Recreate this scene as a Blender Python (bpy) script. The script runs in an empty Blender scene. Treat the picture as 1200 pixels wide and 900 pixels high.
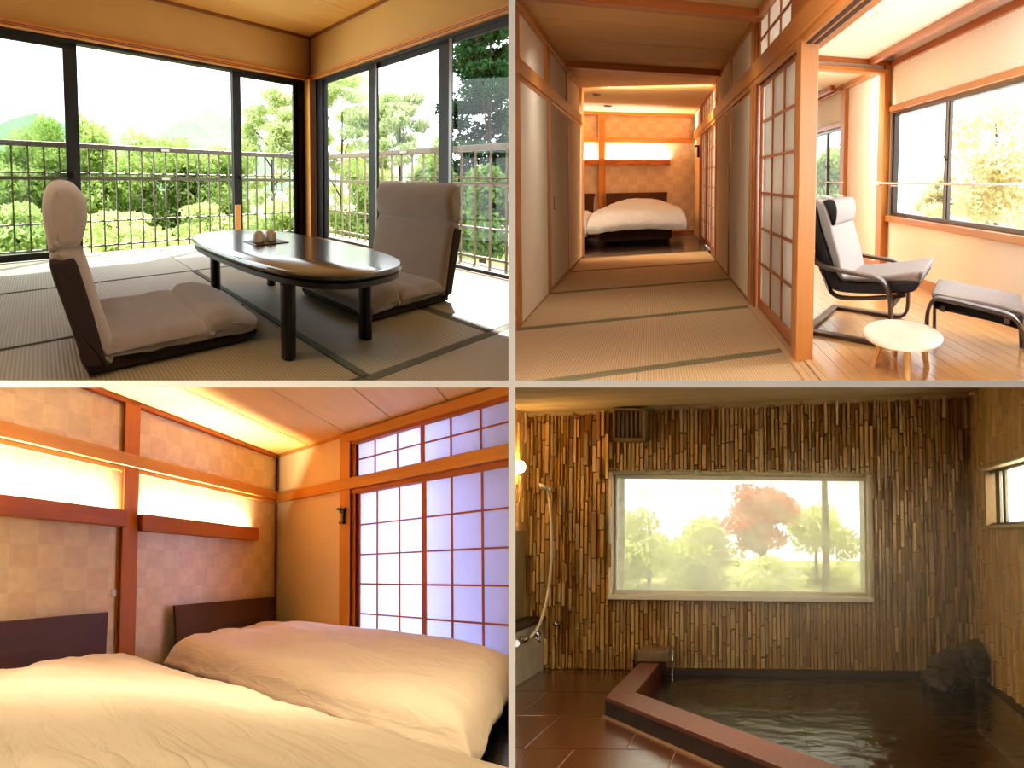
import bpy, bmesh, math, random
import numpy as np
from mathutils import Matrix, Vector, noise

# ---------------------------------------------------------------- camera, sky, sun, exposure
SC = bpy.context.scene
COL = SC.collection
cam_data = bpy.data.cameras.new('camera')
cam_data.lens = 48.0
cam_data.sensor_width = 36.0
cam_data.clip_start, cam_data.clip_end = 0.05, 6000
cam = bpy.data.objects.new('camera', cam_data)
COL.objects.link(cam)
cam.location = (0, 0, 0)
cam.rotation_euler = (math.pi/2, 0, 0)
SC.camera = cam

world = bpy.data.worlds.new('overcast_sky')
SC.world = world
world.use_nodes = True
bg = world.node_tree.nodes['Background']
bg.inputs[0].default_value = (0.93, 0.97, 1.0, 1)
bg.inputs[1].default_value = 4.0

SUN_EL, SUN_AZ = math.radians(34), math.radians(0)
sun_dir = Vector((math.sin(SUN_AZ)*math.cos(SUN_EL), math.cos(SUN_AZ)*math.cos(SUN_EL), math.sin(SUN_EL)))
sd = bpy.data.lights.new('sun', 'SUN')
sd.energy, sd.angle, sd.color = 9.0, math.radians(0.7), (1.0, 0.93, 0.80)
so = bpy.data.objects.new('sun', sd)
so.rotation_euler = sun_dir.to_track_quat('Z', 'Y').to_euler()
so.location = (0, 60, 60)
COL.objects.link(so)

vs = SC.view_settings
vs.view_transform, vs.look = 'Standard', 'None'
vs.exposure, vs.gamma, vs.use_curve_mapping = 0.0, 1.0, False
SC.cycles.use_denoising = True
SC.cycles.max_bounces = 10
SC.cycles.diffuse_bounces = 6
SC.cycles.transparent_max_bounces = 24
SC.cycles.sample_clamp_indirect = 6.0
SC.cycles.caustics_reflective = False
SC.cycles.caustics_refractive = False

# large fill and daylight lights (the small ones are built with their fittings)
def light(name, typ, loc, energy, col, size=None, aim=None, size_y=None, spread=None):
    l = bpy.data.lights.new(name, typ); l.energy = energy; l.color = col
    if typ == 'AREA':
        l.shape = 'RECTANGLE' if size_y else 'SQUARE'; l.size = size
        if size_y: l.size_y = size_y
        if spread: l.spread = spread
    elif size: l.shadow_soft_size = size
    o = bpy.data.objects.new(name, l); COL.objects.link(o)
    o.location = loc
    if aim is not None:
        o.rotation_euler = (Vector(aim)-Vector(loc)).to_track_quat('-Z', 'Y').to_euler()
    return o
light('rear_fill', 'AREA', (0, -.85, 0), 36, (1, .95, .88), 1.3, (0, 5, 0))  # added fill from behind the viewer, no lamp there
# added fill lights, no real fittings, unseen or behind beams, and daylight outside windows
light('corridor_fill_front', 'AREA', (.9, 4.6, 1.9), 115, (1, .95, .88), 1.0, (1.0, 9.5, -.2), 1.0)  # added fill for the near corridor
light('corridor_fill_middle', 'AREA', (1.05, 11.2, 2.80), 15, (1, .93, .82), 1.0, (1.15, 12.0, .3), .3)  # added fill tucked behind the first beam
light('corridor_fill_far', 'AREA', (2.0, 19.0, 4.0), 80, (1, .84, .60), 1.5, (2.6, 23, 2.3), .4)  # added fill towards the far bedroom
light('sun_room_fill', 'AREA', (3.25, 8.3, 2.45), 64, (1, .97, .91), .8, (3.9, 11.5, .9), .8)  # added fill for the window wall, out of view
light('sun_room_fill_far', 'AREA', (3.3, 15.7, 3.52), 55, (1, .94, .84), .9, (3.9, 17.5, 1.8), .3)  # added fill behind the header beam
light('sun_room_daylight', 'AREA', (6.2, 10.6, 2.4), 520, (1, .97, .92), 3.5, (2.6, 9.6, .4), 1.6)
light('bedroom_fill', 'AREA', (-1.6, 6.2, -.03), 32, (1, .86, .62), 1.6, (-1.6, 6.2, -3), 1.2)  # added fill from above the beds
light('bedroom_fill_near', 'AREA', (-1.7, 1.5, -.25), 38, (1, .80, .50), .9, (-1.7, 6.5, -2.2), .3)  # added fill for the near bed, from the viewer's side
light('bedroom_fill_up', 'AREA', (-3.5, 7.0, -1.6), 210, (1, .85, .58), .6, (-1.8, 10.5, .6), .6)  # added fill thrown up at the ceiling from out of view
light('bedroom_daylight', 'AREA', (-.12, 13.4, -1.7), 170, (.68, .79, 1), 1.6, (-1.02, 12.97, -1.72), 2.4)
light('bath_fill', 'AREA', (1.2, 7.4, -.03), 52, (1, .78, .46), 1.4, (1.2, 7.4, -3), 1.0)  # added warm fill over the bath
light('bath_daylight', 'AREA', (5.2, 10.4, -.2), 160, (1, .97, .88), 1.6, (2.2, 11.4, -1.2), .6)
light('tea_room_fill', 'AREA', (-2.0, 4.0, 1.75), 34, (1, .93, .82), 2.4, (-1.6, 10.5, .8), 1.6)  # added fill for the dim interior

# ---------------------------------------------------------------- rooms
# Four rooms of one inn, set in a two by two stack and split by thin white partition boards.
# Each room keeps its own metric floor plan: e1 and e2 are its two plan directions in metres,
# tilt its floor's fall and roll its floor's cross fall; eye is where the viewer stands in it.
class Room:
    def __init__(s, basis, rigid, eye):
        s.B = np.array(basis, float); s.R = np.array(rigid, float); s.c = np.array(eye, float)
        s.M = Matrix(s.R.tolist())
    def local(s, v, o):
        return (np.asarray(v, float) - np.asarray(o, float)) @ s.B.T
    def world(s, p):
        return s.R @ (s.B @ (np.asarray(p, float) - s.c))
    def matrix(s, o):
        return Matrix.Translation(Vector(s.world(o))) @ s.M.to_4x4()
TEA = Room([[-0.49776, 1.03195, 0.00000], [-1.83856, -2.99403, 0.00000], [0.00000, 0.00000, 1.00000]],
    [[0.99993, 0.00177, 0.01187], [0.00000, 0.98908, -0.14735], [-0.01200, 0.14734, 0.98901]], [2.9929, 3.8943, 0.7200])   # upper left: tatami corner room with a low table
HALL = Room([[1.13344, 0.33277, 0.00000], [0.91667, 3.24222, 0.00000], [0.00000, 0.00000, 1.00000]],
    [[0.99993, -0.00176, -0.01187], [-0.00000, 0.98917, -0.14674], [0.01200, 0.14673, 0.98910]], [0.0000, 0.0000, 1.0900])   # upper right: tatami corridor and sun room
BED = Room([[-0.14388, 1.24032, 0.00000], [-2.90435, -2.74371, 0.00000], [0.00000, 0.00000, 1.00000]],
    [[0.99993, 0.00162, -0.01189], [0.00000, 0.99082, 0.13522], [0.01200, -0.13521, 0.99074]], [3.3111, 2.7989, 0.9300])   # lower left: bedroom
BATH = Room([[1.00000, 0.62499, 0.00000], [0.00000, 3.35237, 0.00000], [0.00000, 0.00000, 1.00000]],
    [[0.99993, -0.00128, 0.01193], [0.00000, 0.99431, 0.10649], [-0.01200, -0.10649, 0.99424]], [0.0000, 0.0000, 1.2000])   # lower right: stone bath


YF = 2.4            # where the partition boards begin, from the viewer
HALF = 0.0060      # half the thickness of the partition boards
class Ori:          # origin and room of every object, to hang parts on
    d = {}

def lin(c):
    return tuple((x/12.92 if x <= 0.04045 else ((x+0.055)/1.055)**2.4) for x in c)
def hx(h):
    return lin(tuple(int(h[i:i+2], 16)/255 for i in (0, 2, 4)))

# ---------------------------------------------------------------- materials
MATS = {}
class N:
    def __init__(s, name):
        s.m = bpy.data.materials.new(name); s.m.use_nodes = True
        s.t = s.m.node_tree; s.b = s.t.nodes['Principled BSDF']
        a = s.t.nodes.new('ShaderNodeAttribute'); a.attribute_name = 'nat'
        s.v = a.outputs['Vector']
    def node(s, typ, **kw):
        n = s.t.nodes.new(typ)
        for k, v in kw.items():
            if k.startswith('i_'):
                key = k[2:]
                n.inputs[int(key) if key.isdigit() else key].default_value = v
            else:
                setattr(n, k, v)
        return n
    def link(s, a, b): s.t.links.new(a, b)
    def scaled(s, sc):
        n = s.node('ShaderNodeVectorMath', operation='MULTIPLY'); s.link(s.v, n.inputs[0]); n.inputs[1].default_value = sc
        return n.outputs[0]
    def noise(s, sc, detail=4, rough=.55):
        n = s.node('ShaderNodeTexNoise'); n.inputs['Scale'].default_value = 1; n.inputs['Detail'].default_value = detail; n.inputs['Roughness'].default_value = rough
        s.link(s.scaled(sc if isinstance(sc, tuple) else (sc, sc, sc)), n.inputs['Vector'])
        return n.outputs['Fac']
    def ramp(s, fac, stops):
        n = s.node('ShaderNodeValToRGB'); e = n.color_ramp.elements
        while len(e) < len(stops): e.new(.5)
        for k, (p, c) in enumerate(stops):
            e[k].position = p; e[k].color = (*c[:3], 1)
        s.link(fac, n.inputs[0])
        return n.outputs[0]
    def bump(s, h, dist, strength=1.0, normal=None):
        n = s.node('ShaderNodeBump'); n.inputs['Strength'].default_value = strength; n.inputs['Distance'].default_value = dist
        s.link(h, n.inputs['Height'])
        if normal: s.link(normal, n.inputs['Normal'])
        s.link(n.outputs[0], s.b.inputs['Normal'])
        return n.outputs[0]
    def sett(s, **kw):
        for k, v in kw.items(): s.b.inputs[k.replace('_', ' ')].default_value = v
        return s
def shade(c, f): return tuple(min(1, max(0, x*f)) for x in c)

def mk(name, fn):
    if name not in MATS: MATS[name] = fn()
    return MATS[name]
def plain(name, col, rough=.6, var=.12, scale=9, bump=0, bscale=60, metal=0, spec=.4, sheen=0):
    def f():
        n = N(name); c = hx(col) if isinstance(col, str) else col
        n.link(n.ramp(n.noise(scale), [(.25, shade(c, 1-var)), (.75, shade(c, 1+var))]), n.b.inputs['Base Color'])
        n.sett(Roughness=rough, Metallic=metal); n.b.inputs['Specular IOR Level'].default_value = spec
        if sheen: n.b.inputs['Sheen Weight'].default_value = sheen
        if bump: n.bump(n.noise(bscale, 5), bump)
        return n.m
    return mk(name, f)
def wood(name, col, axis, rough=.45, var=.22, fine=60, spec=.35):
    key = name + '_' + 'xyz'[axis]
    def f():
        n = N(key); c = hx(col) if isinstance(col, str) else col
        sc = [fine, fine, fine]; sc[axis] = 1.6
        g = n.noise(tuple(sc), 5, .6)
        sc2 = [7, 7, 7]; sc2[axis] = .5
        g2 = n.noise(tuple(sc2), 2)
        mx = n.node('ShaderNodeMix', data_type='FLOAT'); mx.inputs[0].default_value = .45
        n.link(g, mx.inputs[2]); n.link(g2, mx.inputs[3])
        n.link(n.ramp(mx.outputs[0], [(.3, shade(c, 1-var)), (.52, c), (.72, shade(c, 1+var*.8))]), n.b.inputs['Base Color'])
        n.sett(Roughness=rough); n.b.inputs['Specular IOR Level'].default_value = spec
        n.bump(g, .0006)
        return n.m
    return mk(key, f)
def glass(name, tint=(.93, .96, .95), refl=.06, trans=1.0):
    def f():
        n = N(name); n.t.nodes.remove(n.b)
        tr = n.node('ShaderNodeBsdfTransparent'); tr.inputs[0].default_value = (*tint, 1)
        gl = n.node('ShaderNodeBsdfGlossy'); gl.inputs['Roughness'].default_value = .02
        mx = n.node('ShaderNodeMixShader'); mx.inputs[0].default_value = refl
        n.link(tr.outputs[0], mx.inputs[1]); n.link(gl.outputs[0], mx.inputs[2])
        n.link(mx.outputs[0], n.t.nodes['Material Output'].inputs[0])
        return n.m
    return mk(name, f)
def paper(name, col, trans=.55):
    def f():
        n = N(name); n.t.nodes.remove(n.b); c = hx(col)
        r = n.ramp(n.noise((30, 30, 30), 4), [(.3, shade(c, .96)), (.7, c)])
        d = n.node('ShaderNodeBsdfDiffuse'); t = n.node('ShaderNodeBsdfTranslucent')
        n.link(r, d.inputs[0]); n.link(r, t.inputs[0])
        mx = n.node('ShaderNodeMixShader'); mx.inputs[0].default_value = trans
        n.link(d.outputs[0], mx.inputs[1]); n.link(t.outputs[0], mx.inputs[2])
        n.link(mx.outputs[0], n.t.nodes['Material Output'].inputs[0])
        return n.m
    return mk(name, f)
def emit(name, col, strength):
    def f():
        n = N(name); n.b.inputs['Emission Color'].default_value = (*hx(col), 1); n.b.inputs['Emission Strength'].default_value = strength
        n.b.inputs['Base Color'].default_value = (*hx(col), 1)
        return n.m
    return mk(name, f)
def leafmat(name, c0, c1, trans=.5):
    def f():
        n = N(name); n.t.nodes.remove(n.b)
        r = n.ramp(n.noise(2.2, 3), [(.3, hx(c0)), (.7, hx(c1))])
        d = n.node('ShaderNodeBsdfDiffuse'); t = n.node('ShaderNodeBsdfTranslucent')
        n.link(r, d.inputs[0]); n.link(r, t.inputs[0])
        mx = n.node('ShaderNodeMixShader'); mx.inputs[0].default_value = trans
        n.link(d.outputs[0], mx.inputs[1]); n.link(t.outputs[0], mx.inputs[2])
        n.link(mx.outputs[0], n.t.nodes['Material Output'].inputs[0])
        return n.m
    return mk(name, f)
def quilt_m(name, col):
    # cotton cover with long soft creases
    def f():
        n = N(name); c = hx(col)
        n.link(n.ramp(n.noise(5), [(.25, shade(c, .97)), (.75, c)]), n.b.inputs['Base Color'])
        n.sett(Roughness=.92); n.b.inputs['Specular IOR Level'].default_value = .2; n.b.inputs['Sheen Weight'].default_value = .15
        mp = n.node('ShaderNodeMapping'); mp.inputs['Rotation'].default_value = (0, 0, math.radians(-38)); mp.inputs['Scale'].default_value = (9, 2.2, 6)
        n.link(n.v, mp.inputs['Vector'])
        t = n.node('ShaderNodeTexNoise'); t.inputs['Scale'].default_value = 1; t.inputs['Detail'].default_value = 5; t.inputs['Roughness'].default_value = .5; t.inputs['Distortion'].default_value = .6
        n.link(mp.outputs[0], t.inputs['Vector'])
        r = n.ramp(t.outputs['Fac'], [(.30, (0, 0, 0)), (.46, (.7, .7, .7)), (.50, (1, 1, 1)), (.54, (.7, .7, .7)), (.72, (0, 0, 0))])
        n.bump(r, .016, .5)
        return n.m
    return mk(name, f)
def tatami(name, c, axis):
    # woven rush: fine ribs across the mat's long axis
    def f():
        n = N(name)
        w = n.node('ShaderNodeTexWave', wave_type='BANDS', bands_direction='XY'[axis])
        w.inputs['Scale'].default_value = 1.0; w.inputs['Distortion'].default_value = .25; w.inputs['Detail'].default_value = 1
        n.link(n.scaled((20.5, 20.5, 20.5)), w.inputs['Vector'])
        a = [6, 6, 6]; a[1-axis] = 160
        g = n.noise(tuple(a), 3)
        mx = n.node('ShaderNodeMix', data_type='FLOAT'); mx.inputs[0].default_value = .4
        n.link(w.outputs['Fac'], mx.inputs[2]); n.link(g, mx.inputs[3])
        cc = hx(c)
        n.link(n.ramp(mx.outputs[0], [(.12, shade(cc, .66)), (.5, cc), (.85, shade(cc, 1.16))]), n.b.inputs['Base Color'])
        n.sett(Roughness=.55); n.b.inputs['Specular IOR Level'].default_value = .35
        n.bump(mx.outputs[0], .002, .6)
        return n.m
    return mk(name, f)

# ---------------------------------------------------------------- shapes (in room metres)
def box(bm, x0, x1, y0, y1, z0, z1, bev=0, seg=1, T=None):
    if x1 < x0: x0, x1 = x1, x0
    if y1 < y0: y0, y1 = y1, y0
    if z1 < z0: z0, z1 = z1, z0
    vs = [bm.verts.new((x, y, z)) for z in (z0, z1) for y in (y0, y1) for x in (x0, x1)]
    fs = [bm.faces.new([vs[i] for i in f]) for f in ((0, 2, 3, 1), (4, 5, 7, 6), (0, 1, 5, 4), (2, 6, 7, 3), (0, 4, 6, 2), (1, 3, 7, 5))]
    if bev:
        es = list({e for f in fs for e in f.edges})
        r = bmesh.ops.bevel(bm, geom=es, offset=bev, segments=seg, affect='EDGES', profile=.5)
        vs = list({v for f in r['faces'] for v in f.verts} | {v for v in vs if v.is_valid})
    if T is not None:
        for v in vs:
            if v.is_valid: v.co = T @ v.co
    return bm
def B(*a, **k):
    return box(bmesh.new(), *a, **k)
def grid(bm, rows, close_u=False, close_v=False, caps=False):
    """faces through a list of rows of points"""
    V = [[bm.verts.new(p) for p in r] for r in rows]
    n, m = len(V), len(V[0])
    for i in range(n if close_u else n-1):
        for j in range(m if close_v else m-1):
            q = [V[i][j], V[i][(j+1) % m], V[(i+1) % n][(j+1) % m], V[(i+1) % n][j]]
            try: bm.faces.new(q)
            except ValueError: pass
    if caps:
        for r in (V[0][::-1], V[-1]):
            try: bm.faces.new(r)
            except ValueError: pass
    return bm
def tube(bm, pts, r, n=10, taper=None, squash=None):
    """round bar along points; r may be a list"""
    P = [Vector(p) for p in pts]
    R = r if isinstance(r, (list, tuple)) else [r]*len(P)
    rows = []; up = None
    for i, p in enumerate(P):
        t = (P[min(i+1, len(P)-1)] - P[max(i-1, 0)]).normalized()
        if up is None:
            up = Vector((0, 0, 1)) if abs(t.z) < .9 else Vector((0, 1, 0))
        s = t.cross(up).normalized(); up = s.cross(t).normalized()
        rows.append([p + (s*math.cos(a) + up*math.sin(a))*R[i] for a in [2*math.pi*k/n for k in range(n)]])
    return grid(bm, rows, close_v=True, caps=True)
def ribbon(bm, pts, w, th, side):
    """flat bar: pts a path, side the unit vector of its width w, th its thickness"""
    P = [Vector(p) for p in pts]; S = Vector(side).normalized(); rows = []
    for i, p in enumerate(P):
        t = (P[min(i+1, len(P)-1)] - P[max(i-1, 0)]).normalized()
        nn = S.cross(t).normalized()
        a, b = S*(w/2), nn*(th/2)
        c = .25
        rows.append([p+a*(1-c)+b, p-a*(1-c)+b, p-a+b*(1-c), p-a-b*(1-c), p-a*(1-c)-b, p+a*(1-c)-b, p+a-b*(1-c), p+a+b*(1-c)])
    return grid(bm, rows, close_v=True, caps=True)
def spline(pts, n=8):
    P = [Vector(p) for p in pts]; out = []
    for i in range(len(P)-1):
        p0, p1, p2, p3 = P[max(i-1, 0)], P[i], P[i+1], P[min(i+2, len(P)-1)]
        for k in range(n):
            t = k/n
            out.append(.5*((2*p1) + (p2-p0)*t + (2*p0-5*p1+4*p2-p3)*t*t + (3*p1-p0-3*p2+p3)*t**3))
    out.append(P[-1]); return out
def lathe(bm, prof, c=(0, 0), n=24, caps=True, outline=None):
    rows = []
    for r, z in prof:
        rows.append([Vector((c[0]+r*math.cos(a), c[1]+r*math.sin(a), z)) for a in [2*math.pi*k/n for k in range(n)]])
    return grid(bm, rows, close_v=True, caps=caps)
def prism(bm, poly, z0, z1, bev=0, T=None):
    a = [bm.verts.new((x, y, z0)) for x, y in poly]; b = [bm.verts.new((x, y, z1)) for x, y in poly]
    n = len(poly); fs = [bm.faces.new(a[::-1]), bm.faces.new(b)]
    for i in range(n): fs.append(bm.faces.new([a[i], a[(i+1) % n], b[(i+1) % n], b[i]]))
    if T is not None:
        for v in a+b: v.co = T @ v.co
    return bm
def puff(bm, prof, v0, v1, r, T, seg=7, wr=0, seed=0):
    """cushion: side outline prof (u, z) swept from v0 to v1, its two sides rounded by r"""
    n = len(prof); P = [Vector((p[0], p[1])) for p in prof]
    area = sum(P[i].x*P[(i+1) % n].y - P[(i+1) % n].x*P[i].y for i in range(n))
    sg = 1 if area > 0 else -1
    nor = []
    for i in range(n):
        d = (P[(i+1) % n]-P[i-1]).normalized()
        nor.append(Vector((-d.y, d.x))*sg)
    vs_ = []
    for k in range(seg+1): vs_.append((v0 + r*(1-math.cos(k/seg*math.pi/2)), r*(1-math.sin(k/seg*math.pi/2))))
    mid = 10
    for k in range(1, mid): vs_.append((v0+r+(v1-v0-2*r)*k/mid, 0))
    for k in range(seg+1): vs_.append((v1 - r*(1-math.sin(k/seg*math.pi/2)), r*(1-math.cos(k/seg*math.pi/2))))
    rows = []
    for v, ins in vs_:
        row = []
        for i in range(n):
            q = P[i] + nor[i]*ins
            w = wr*noise.noise(Vector((q.x*14+seed, v*9, q.y*14))) if wr else 0
            q = q - nor[i]*w
            row.append(T @ Vector((q.x, v, q.y)))
        rows.append(row)
    V = [[bm.verts.new(p) for p in r] for r in rows]
    for i in range(len(V)-1):
        for j in range(n): bm.faces.new([V[i][j], V[i][(j+1) % n], V[i+1][(j+1) % n], V[i+1][j]])
    for r in (V[0], V[-1]):              # the two side panels, closed across from edge to edge
        for j in range((n-1)//2):
            q = [r[j], r[j+1], r[n-j-2], r[n-j-1]]
            if len(set(q)) == 4: bm.faces.new(q)
            elif len(set(q)) == 3: bm.faces.new([r[j], r[j+1], r[n-j-1]])
    return bm

# ---------------------------------------------------------------- objects
def mesh_of(room, bm, o, mat, smooth=False, clip=None, name='mesh', recalc=True):
    if recalc: bmesh.ops.recalc_face_normals(bm, faces=bm.faces)
    big = [f for f in bm.faces if len(f.verts) > 6]
    if big: bmesh.ops.triangulate(bm, faces=big, ngon_method='EAR_CLIP')
    co = np.array([v.co[:] for v in bm.verts], float).reshape(-1, 3)
    if clip:
        # the partition boards cut what is built in against them
        for axis, sign in clip:
            n = np.zeros(3); n[axis] = sign
            nl = room.B.T @ (room.R.T @ n)             # plane in room metres
            w0 = np.array([0, 0, 0.0]); w0[axis] = sign*HALF
            p = np.linalg.solve(room.B, room.R.T @ w0) + room.c
            bmesh.ops.bisect_plane(bm, geom=list(bm.verts)+list(bm.edges)+list(bm.faces), plane_co=Vector(p), plane_no=Vector(nl), clear_inner=True)
        co = np.array([v.co[:] for v in bm.verts], float).reshape(-1, 3)
    me = bpy.data.meshes.new(name)
    for i, v in enumerate(bm.verts): v.index = i
    bm.to_mesh(me); bm.free()
    if len(co):
        at = me.attributes.new('nat', 'FLOAT_VECTOR', 'POINT')
        at.data.foreach_set('vector', co.astype(np.float32).ravel())
        me.vertices.foreach_set('co', room.local(co, o).astype(np.float32).ravel())
    me.update()
    if smooth:
        me.polygons.foreach_set('use_smooth', [True]*len(me.polygons))
        if smooth is not True: me.set_sharp_from_angle(angle=math.radians(smooth))
    if mat: me.materials.append(mat)
    return me
def tagit(o, label=None, cat=None, group=None, kind=None):
    if label: o['label'] = label
    if cat: o['category'] = cat
    if group: o['group'] = group
    if kind: o['kind'] = kind
    return o
def obj(room, name, bm, mat, parent=None, smooth=False, clip=None, label=None, cat=None, group=None, kind=None, base=None):
    """one mesh object: a part when parent is given, else a top-level thing"""
    if parent is not None:
        o0 = Ori.d[parent.name][1]
    elif base is not None:
        o0 = np.array(base, float)
    else:
        co = np.array([v.co[:] for v in bm.verts]); lo, hi = co.min(0), co.max(0)
        o0 = np.array([(lo[0]+hi[0])/2, (lo[1]+hi[1])/2, lo[2]])
    me = mesh_of(room, bm, o0, mat, smooth, clip, name)
    o = bpy.data.objects.new(name, me); COL.objects.link(o)
    if parent is not None: o.parent = parent
    else: o.matrix_world = room.matrix(o0)
    Ori.d[o.name] = (room, o0)
    return tagit(o, label, cat, group, kind)
def thing(room, name, label, cat, base, group=None, kind=None):
    o = bpy.data.objects.new(name, None); o.empty_display_size = .1
    COL.objects.link(o); o.matrix_world = room.matrix(base)
    Ori.d[o.name] = (room, np.array(base, float))
    return tagit(o, label, cat, group, kind)
def struct(room, name, base):
    return thing(room, name, None, None, base, kind='structure')
def copy_tree(o, delta, label=None, parent=None):
    """a copy of a thing with its parts, moved by delta (room metres)"""
    room, o0 = Ori.d[o.name]
    c = o.copy(); COL.objects.link(c)
    Ori.d[c.name] = (room, o0 + np.array(delta, float))
    if parent is not None: c.parent = parent
    else: c.matrix_world = room.matrix(o0 + np.array(delta, float))
    for ch in [x for x in bpy.data.objects if x.parent == o]: copy_tree(ch, delta, None, c)
    if label: c['label'] = label
    return c
def raw(name, verts, faces, mat, parent=None, matrix=None, nat=None, smooth=False):
    me = bpy.data.meshes.new(name); me.from_pydata(verts, [], faces); me.update()
    at = me.attributes.new('nat', 'FLOAT_VECTOR', 'POINT')
    at.data.foreach_set('vector', np.asarray(verts if nat is None else nat, np.float32).ravel())
    if smooth: me.polygons.foreach_set('use_smooth', [True]*len(me.polygons))
    me.materials.append(mat)
    o = bpy.data.objects.new(name, me); COL.objects.link(o)
    if parent is not None: o.parent = parent
    if matrix is not None: o.matrix_world = matrix
    return o

# ---------------------------------------------------------------- partition boards and an added enclosure against sky light
class _I:
    pass
EYE0 = Room(np.eye(3), np.eye(3), (0, 0, 0))        # plain world metres
white = plain('white_paint', 'fbfbfa', .7, .01)
dark = plain('dim_plaster', '8a7a64', .9, .05)
dk = plain('dark_plaster', '4a4238', .9, .05)
obj(EYE0, 'trim_1', B(-13, 13, YF, 29.5, -HALF, HALF), white, kind='structure')
bm = bmesh.new()
prof = [(YF, -1.7), (31, -5.6), (31, 6.3), (YF, 2.7)]
a = [bm.verts.new((-HALF, y, z)) for y, z in prof]; b = [bm.verts.new((HALF, y, z)) for y, z in prof]
bm.faces.new(a); bm.faces.new(b[::-1])
for i in range(4): bm.faces.new([a[i], a[(i+1) % 4], b[(i+1) % 4], b[i]])
obj(EYE0, 'trim_2', bm, white, kind='structure')
# unseen closing walls around the viewer, added to keep sky light out
CH = 3.15
obj(EYE0, 'wall_back', B(-CH, CH, -.95, -.9, -2.3, 2.6), dark, kind='structure')
def quad(name, pts, m):
    bm = bmesh.new(); f = bm.faces.new([bm.verts.new(p) for p in pts])
    r = bmesh.ops.extrude_face_region(bm, geom=[f])
    nrm = (Vector(pts[1])-Vector(pts[0])).cross(Vector(pts[2])-Vector(pts[1])).normalized()
    for v in [g for g in r['geom'] if isinstance(g, bmesh.types.BMVert)]: v.co += nrm*.04
    return obj(EYE0, name, bm, m, kind='structure')
quad('wall_left', [(-CH, -.9, .0), (-CH, 2.7, .0), (-CH, 2.7, 2.6), (-CH, -.9, 2.6)], dark)
quad('wall_left', [(-CH, 2.7, .0), (-4.9, 9.3, .0), (-4.9, 9.3, 4.2), (-CH, 2.7, 2.6)], dark)
quad('wall_left', [(-CH, -.9, -2.3), (-CH, 2.7, -2.3), (-CH, 2.7, 0), (-CH, -.9, 0)], dark)
quad('wall_left', [(-CH, 2.7, -2.3), (-5.2, 11, -3), (-5.2, 11, 1.2), (-CH, 2.7, .8)], dark)
quad('wall_right', [(CH, -.9, -2.3), (CH, 2.7, -2.3), (CH, 2.7, 2.6), (CH, -.9, 2.6)], dark)
quad('wall_right', [(CH, 2.7, -2.3), (3.45, 6.6, -2.6), (3.45, 6.6, 0), (CH, 2.7, 0)], dk)
quad('ceiling', [(-CH, -.9, 2.45), (CH, -.9, 2.45), (CH, 2.9, 2.45), (-CH, 2.9, 2.45)], dark)
quad('floor', [(-CH, -.9, -1.75), (CH, -.9, -1.75), (CH, 2.75, -1.75), (-CH, 2.75, -1.75)], dk)

# ================================================================ upper left: tatami corner room
# plan: a along the left glass wall from the corner post, b along the right glass wall, z up
R = TEA; K = ((0, -1), (2, 1))
plaster_t = plain('ochre_plaster', 'd9b06a', .85, .05, 3, .0008, 160)
kamoi = [wood('honey_wood', 'ee9f48', x) for x in (0, 1, 2)]
brown = [wood('brown_trim', '8a4d1c', x) for x in (0, 1, 2)]
ceilw = wood('ceiling_cedar', 'efb662', 0, .5, .12, 40)
alum = plain('dark_bronze_metal', '110d0a', .65, .06, 12, metal=0, spec=.25)
silver = plain('grey_metal', '77736a', .35, .06, 12, metal=.7)
pane_clear = glass('clear_glass', (.96, .98, .98), .022)
pane_tint = glass('tinted_glass', (.82, .87, .84), .03)
tat_a = tatami('tatami_long_a', 'aa9a74', 0)
tat_b = tatami('tatami_long_b', 'aba17e', 1)
tat_sheen = tatami('tatami_pale', 'b5ac8e', 0)  # same rush, paler colour for the bright reflection by the doors
heri = plain('mat_border_cloth', '5d6250', .8, .1, 30, .0005, 400)

fl = struct(R, 'floor', (2, 1.5, -.05))
obj(R, 'subfloor', B(-.02, 4.0, -.02, 4.6, -.2, -.035), plain('board_underlay', '6a5636', .8), fl, clip=K)
def mat_piece(a0, a1, b0, b1, axis, m, w=.034):
    g = .004
    t = obj(R, 'tatami_mat', B(a0+g, a1-g, b0+g, b1-g, -.034, 0, .004), m, fl, clip=K)
    for s in (0, 1):
        if axis == 0: q = (a0+g, a1-g, (b0+g) if s == 0 else b1-g-w, (b0+g+w) if s == 0 else b1-g)
        else: q = ((a0+g) if s == 0 else a1-g-w, (a0+g+w) if s == 0 else a1-g, b0+g, b1-g)
        obj(R, 'border', B(*q, -.02, .0022), heri, t, clip=K)
for q in ((1.95, 3.85, .02, .99, 0, tat_sheen, .007), (.02, 1.95, .02, .99, 0, tat_sheen, .007), (1.97, 3.87, .99, 1.92, 0, tat_a, .007), (1.97, 3.87, 1.92, 2.87, 0, tat_a, .007),
          (1.085, 1.97, .99, 2.87, 1, tat_b), (.02, 1.085, .99, 2.87, 1, tat_b), (.02, 1.97, 2.87, 3.82, 0, tat_a), (1.97, 3.87, 2.87, 3.82, 0, tat_a)):
    mat_piece(*q)

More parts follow.
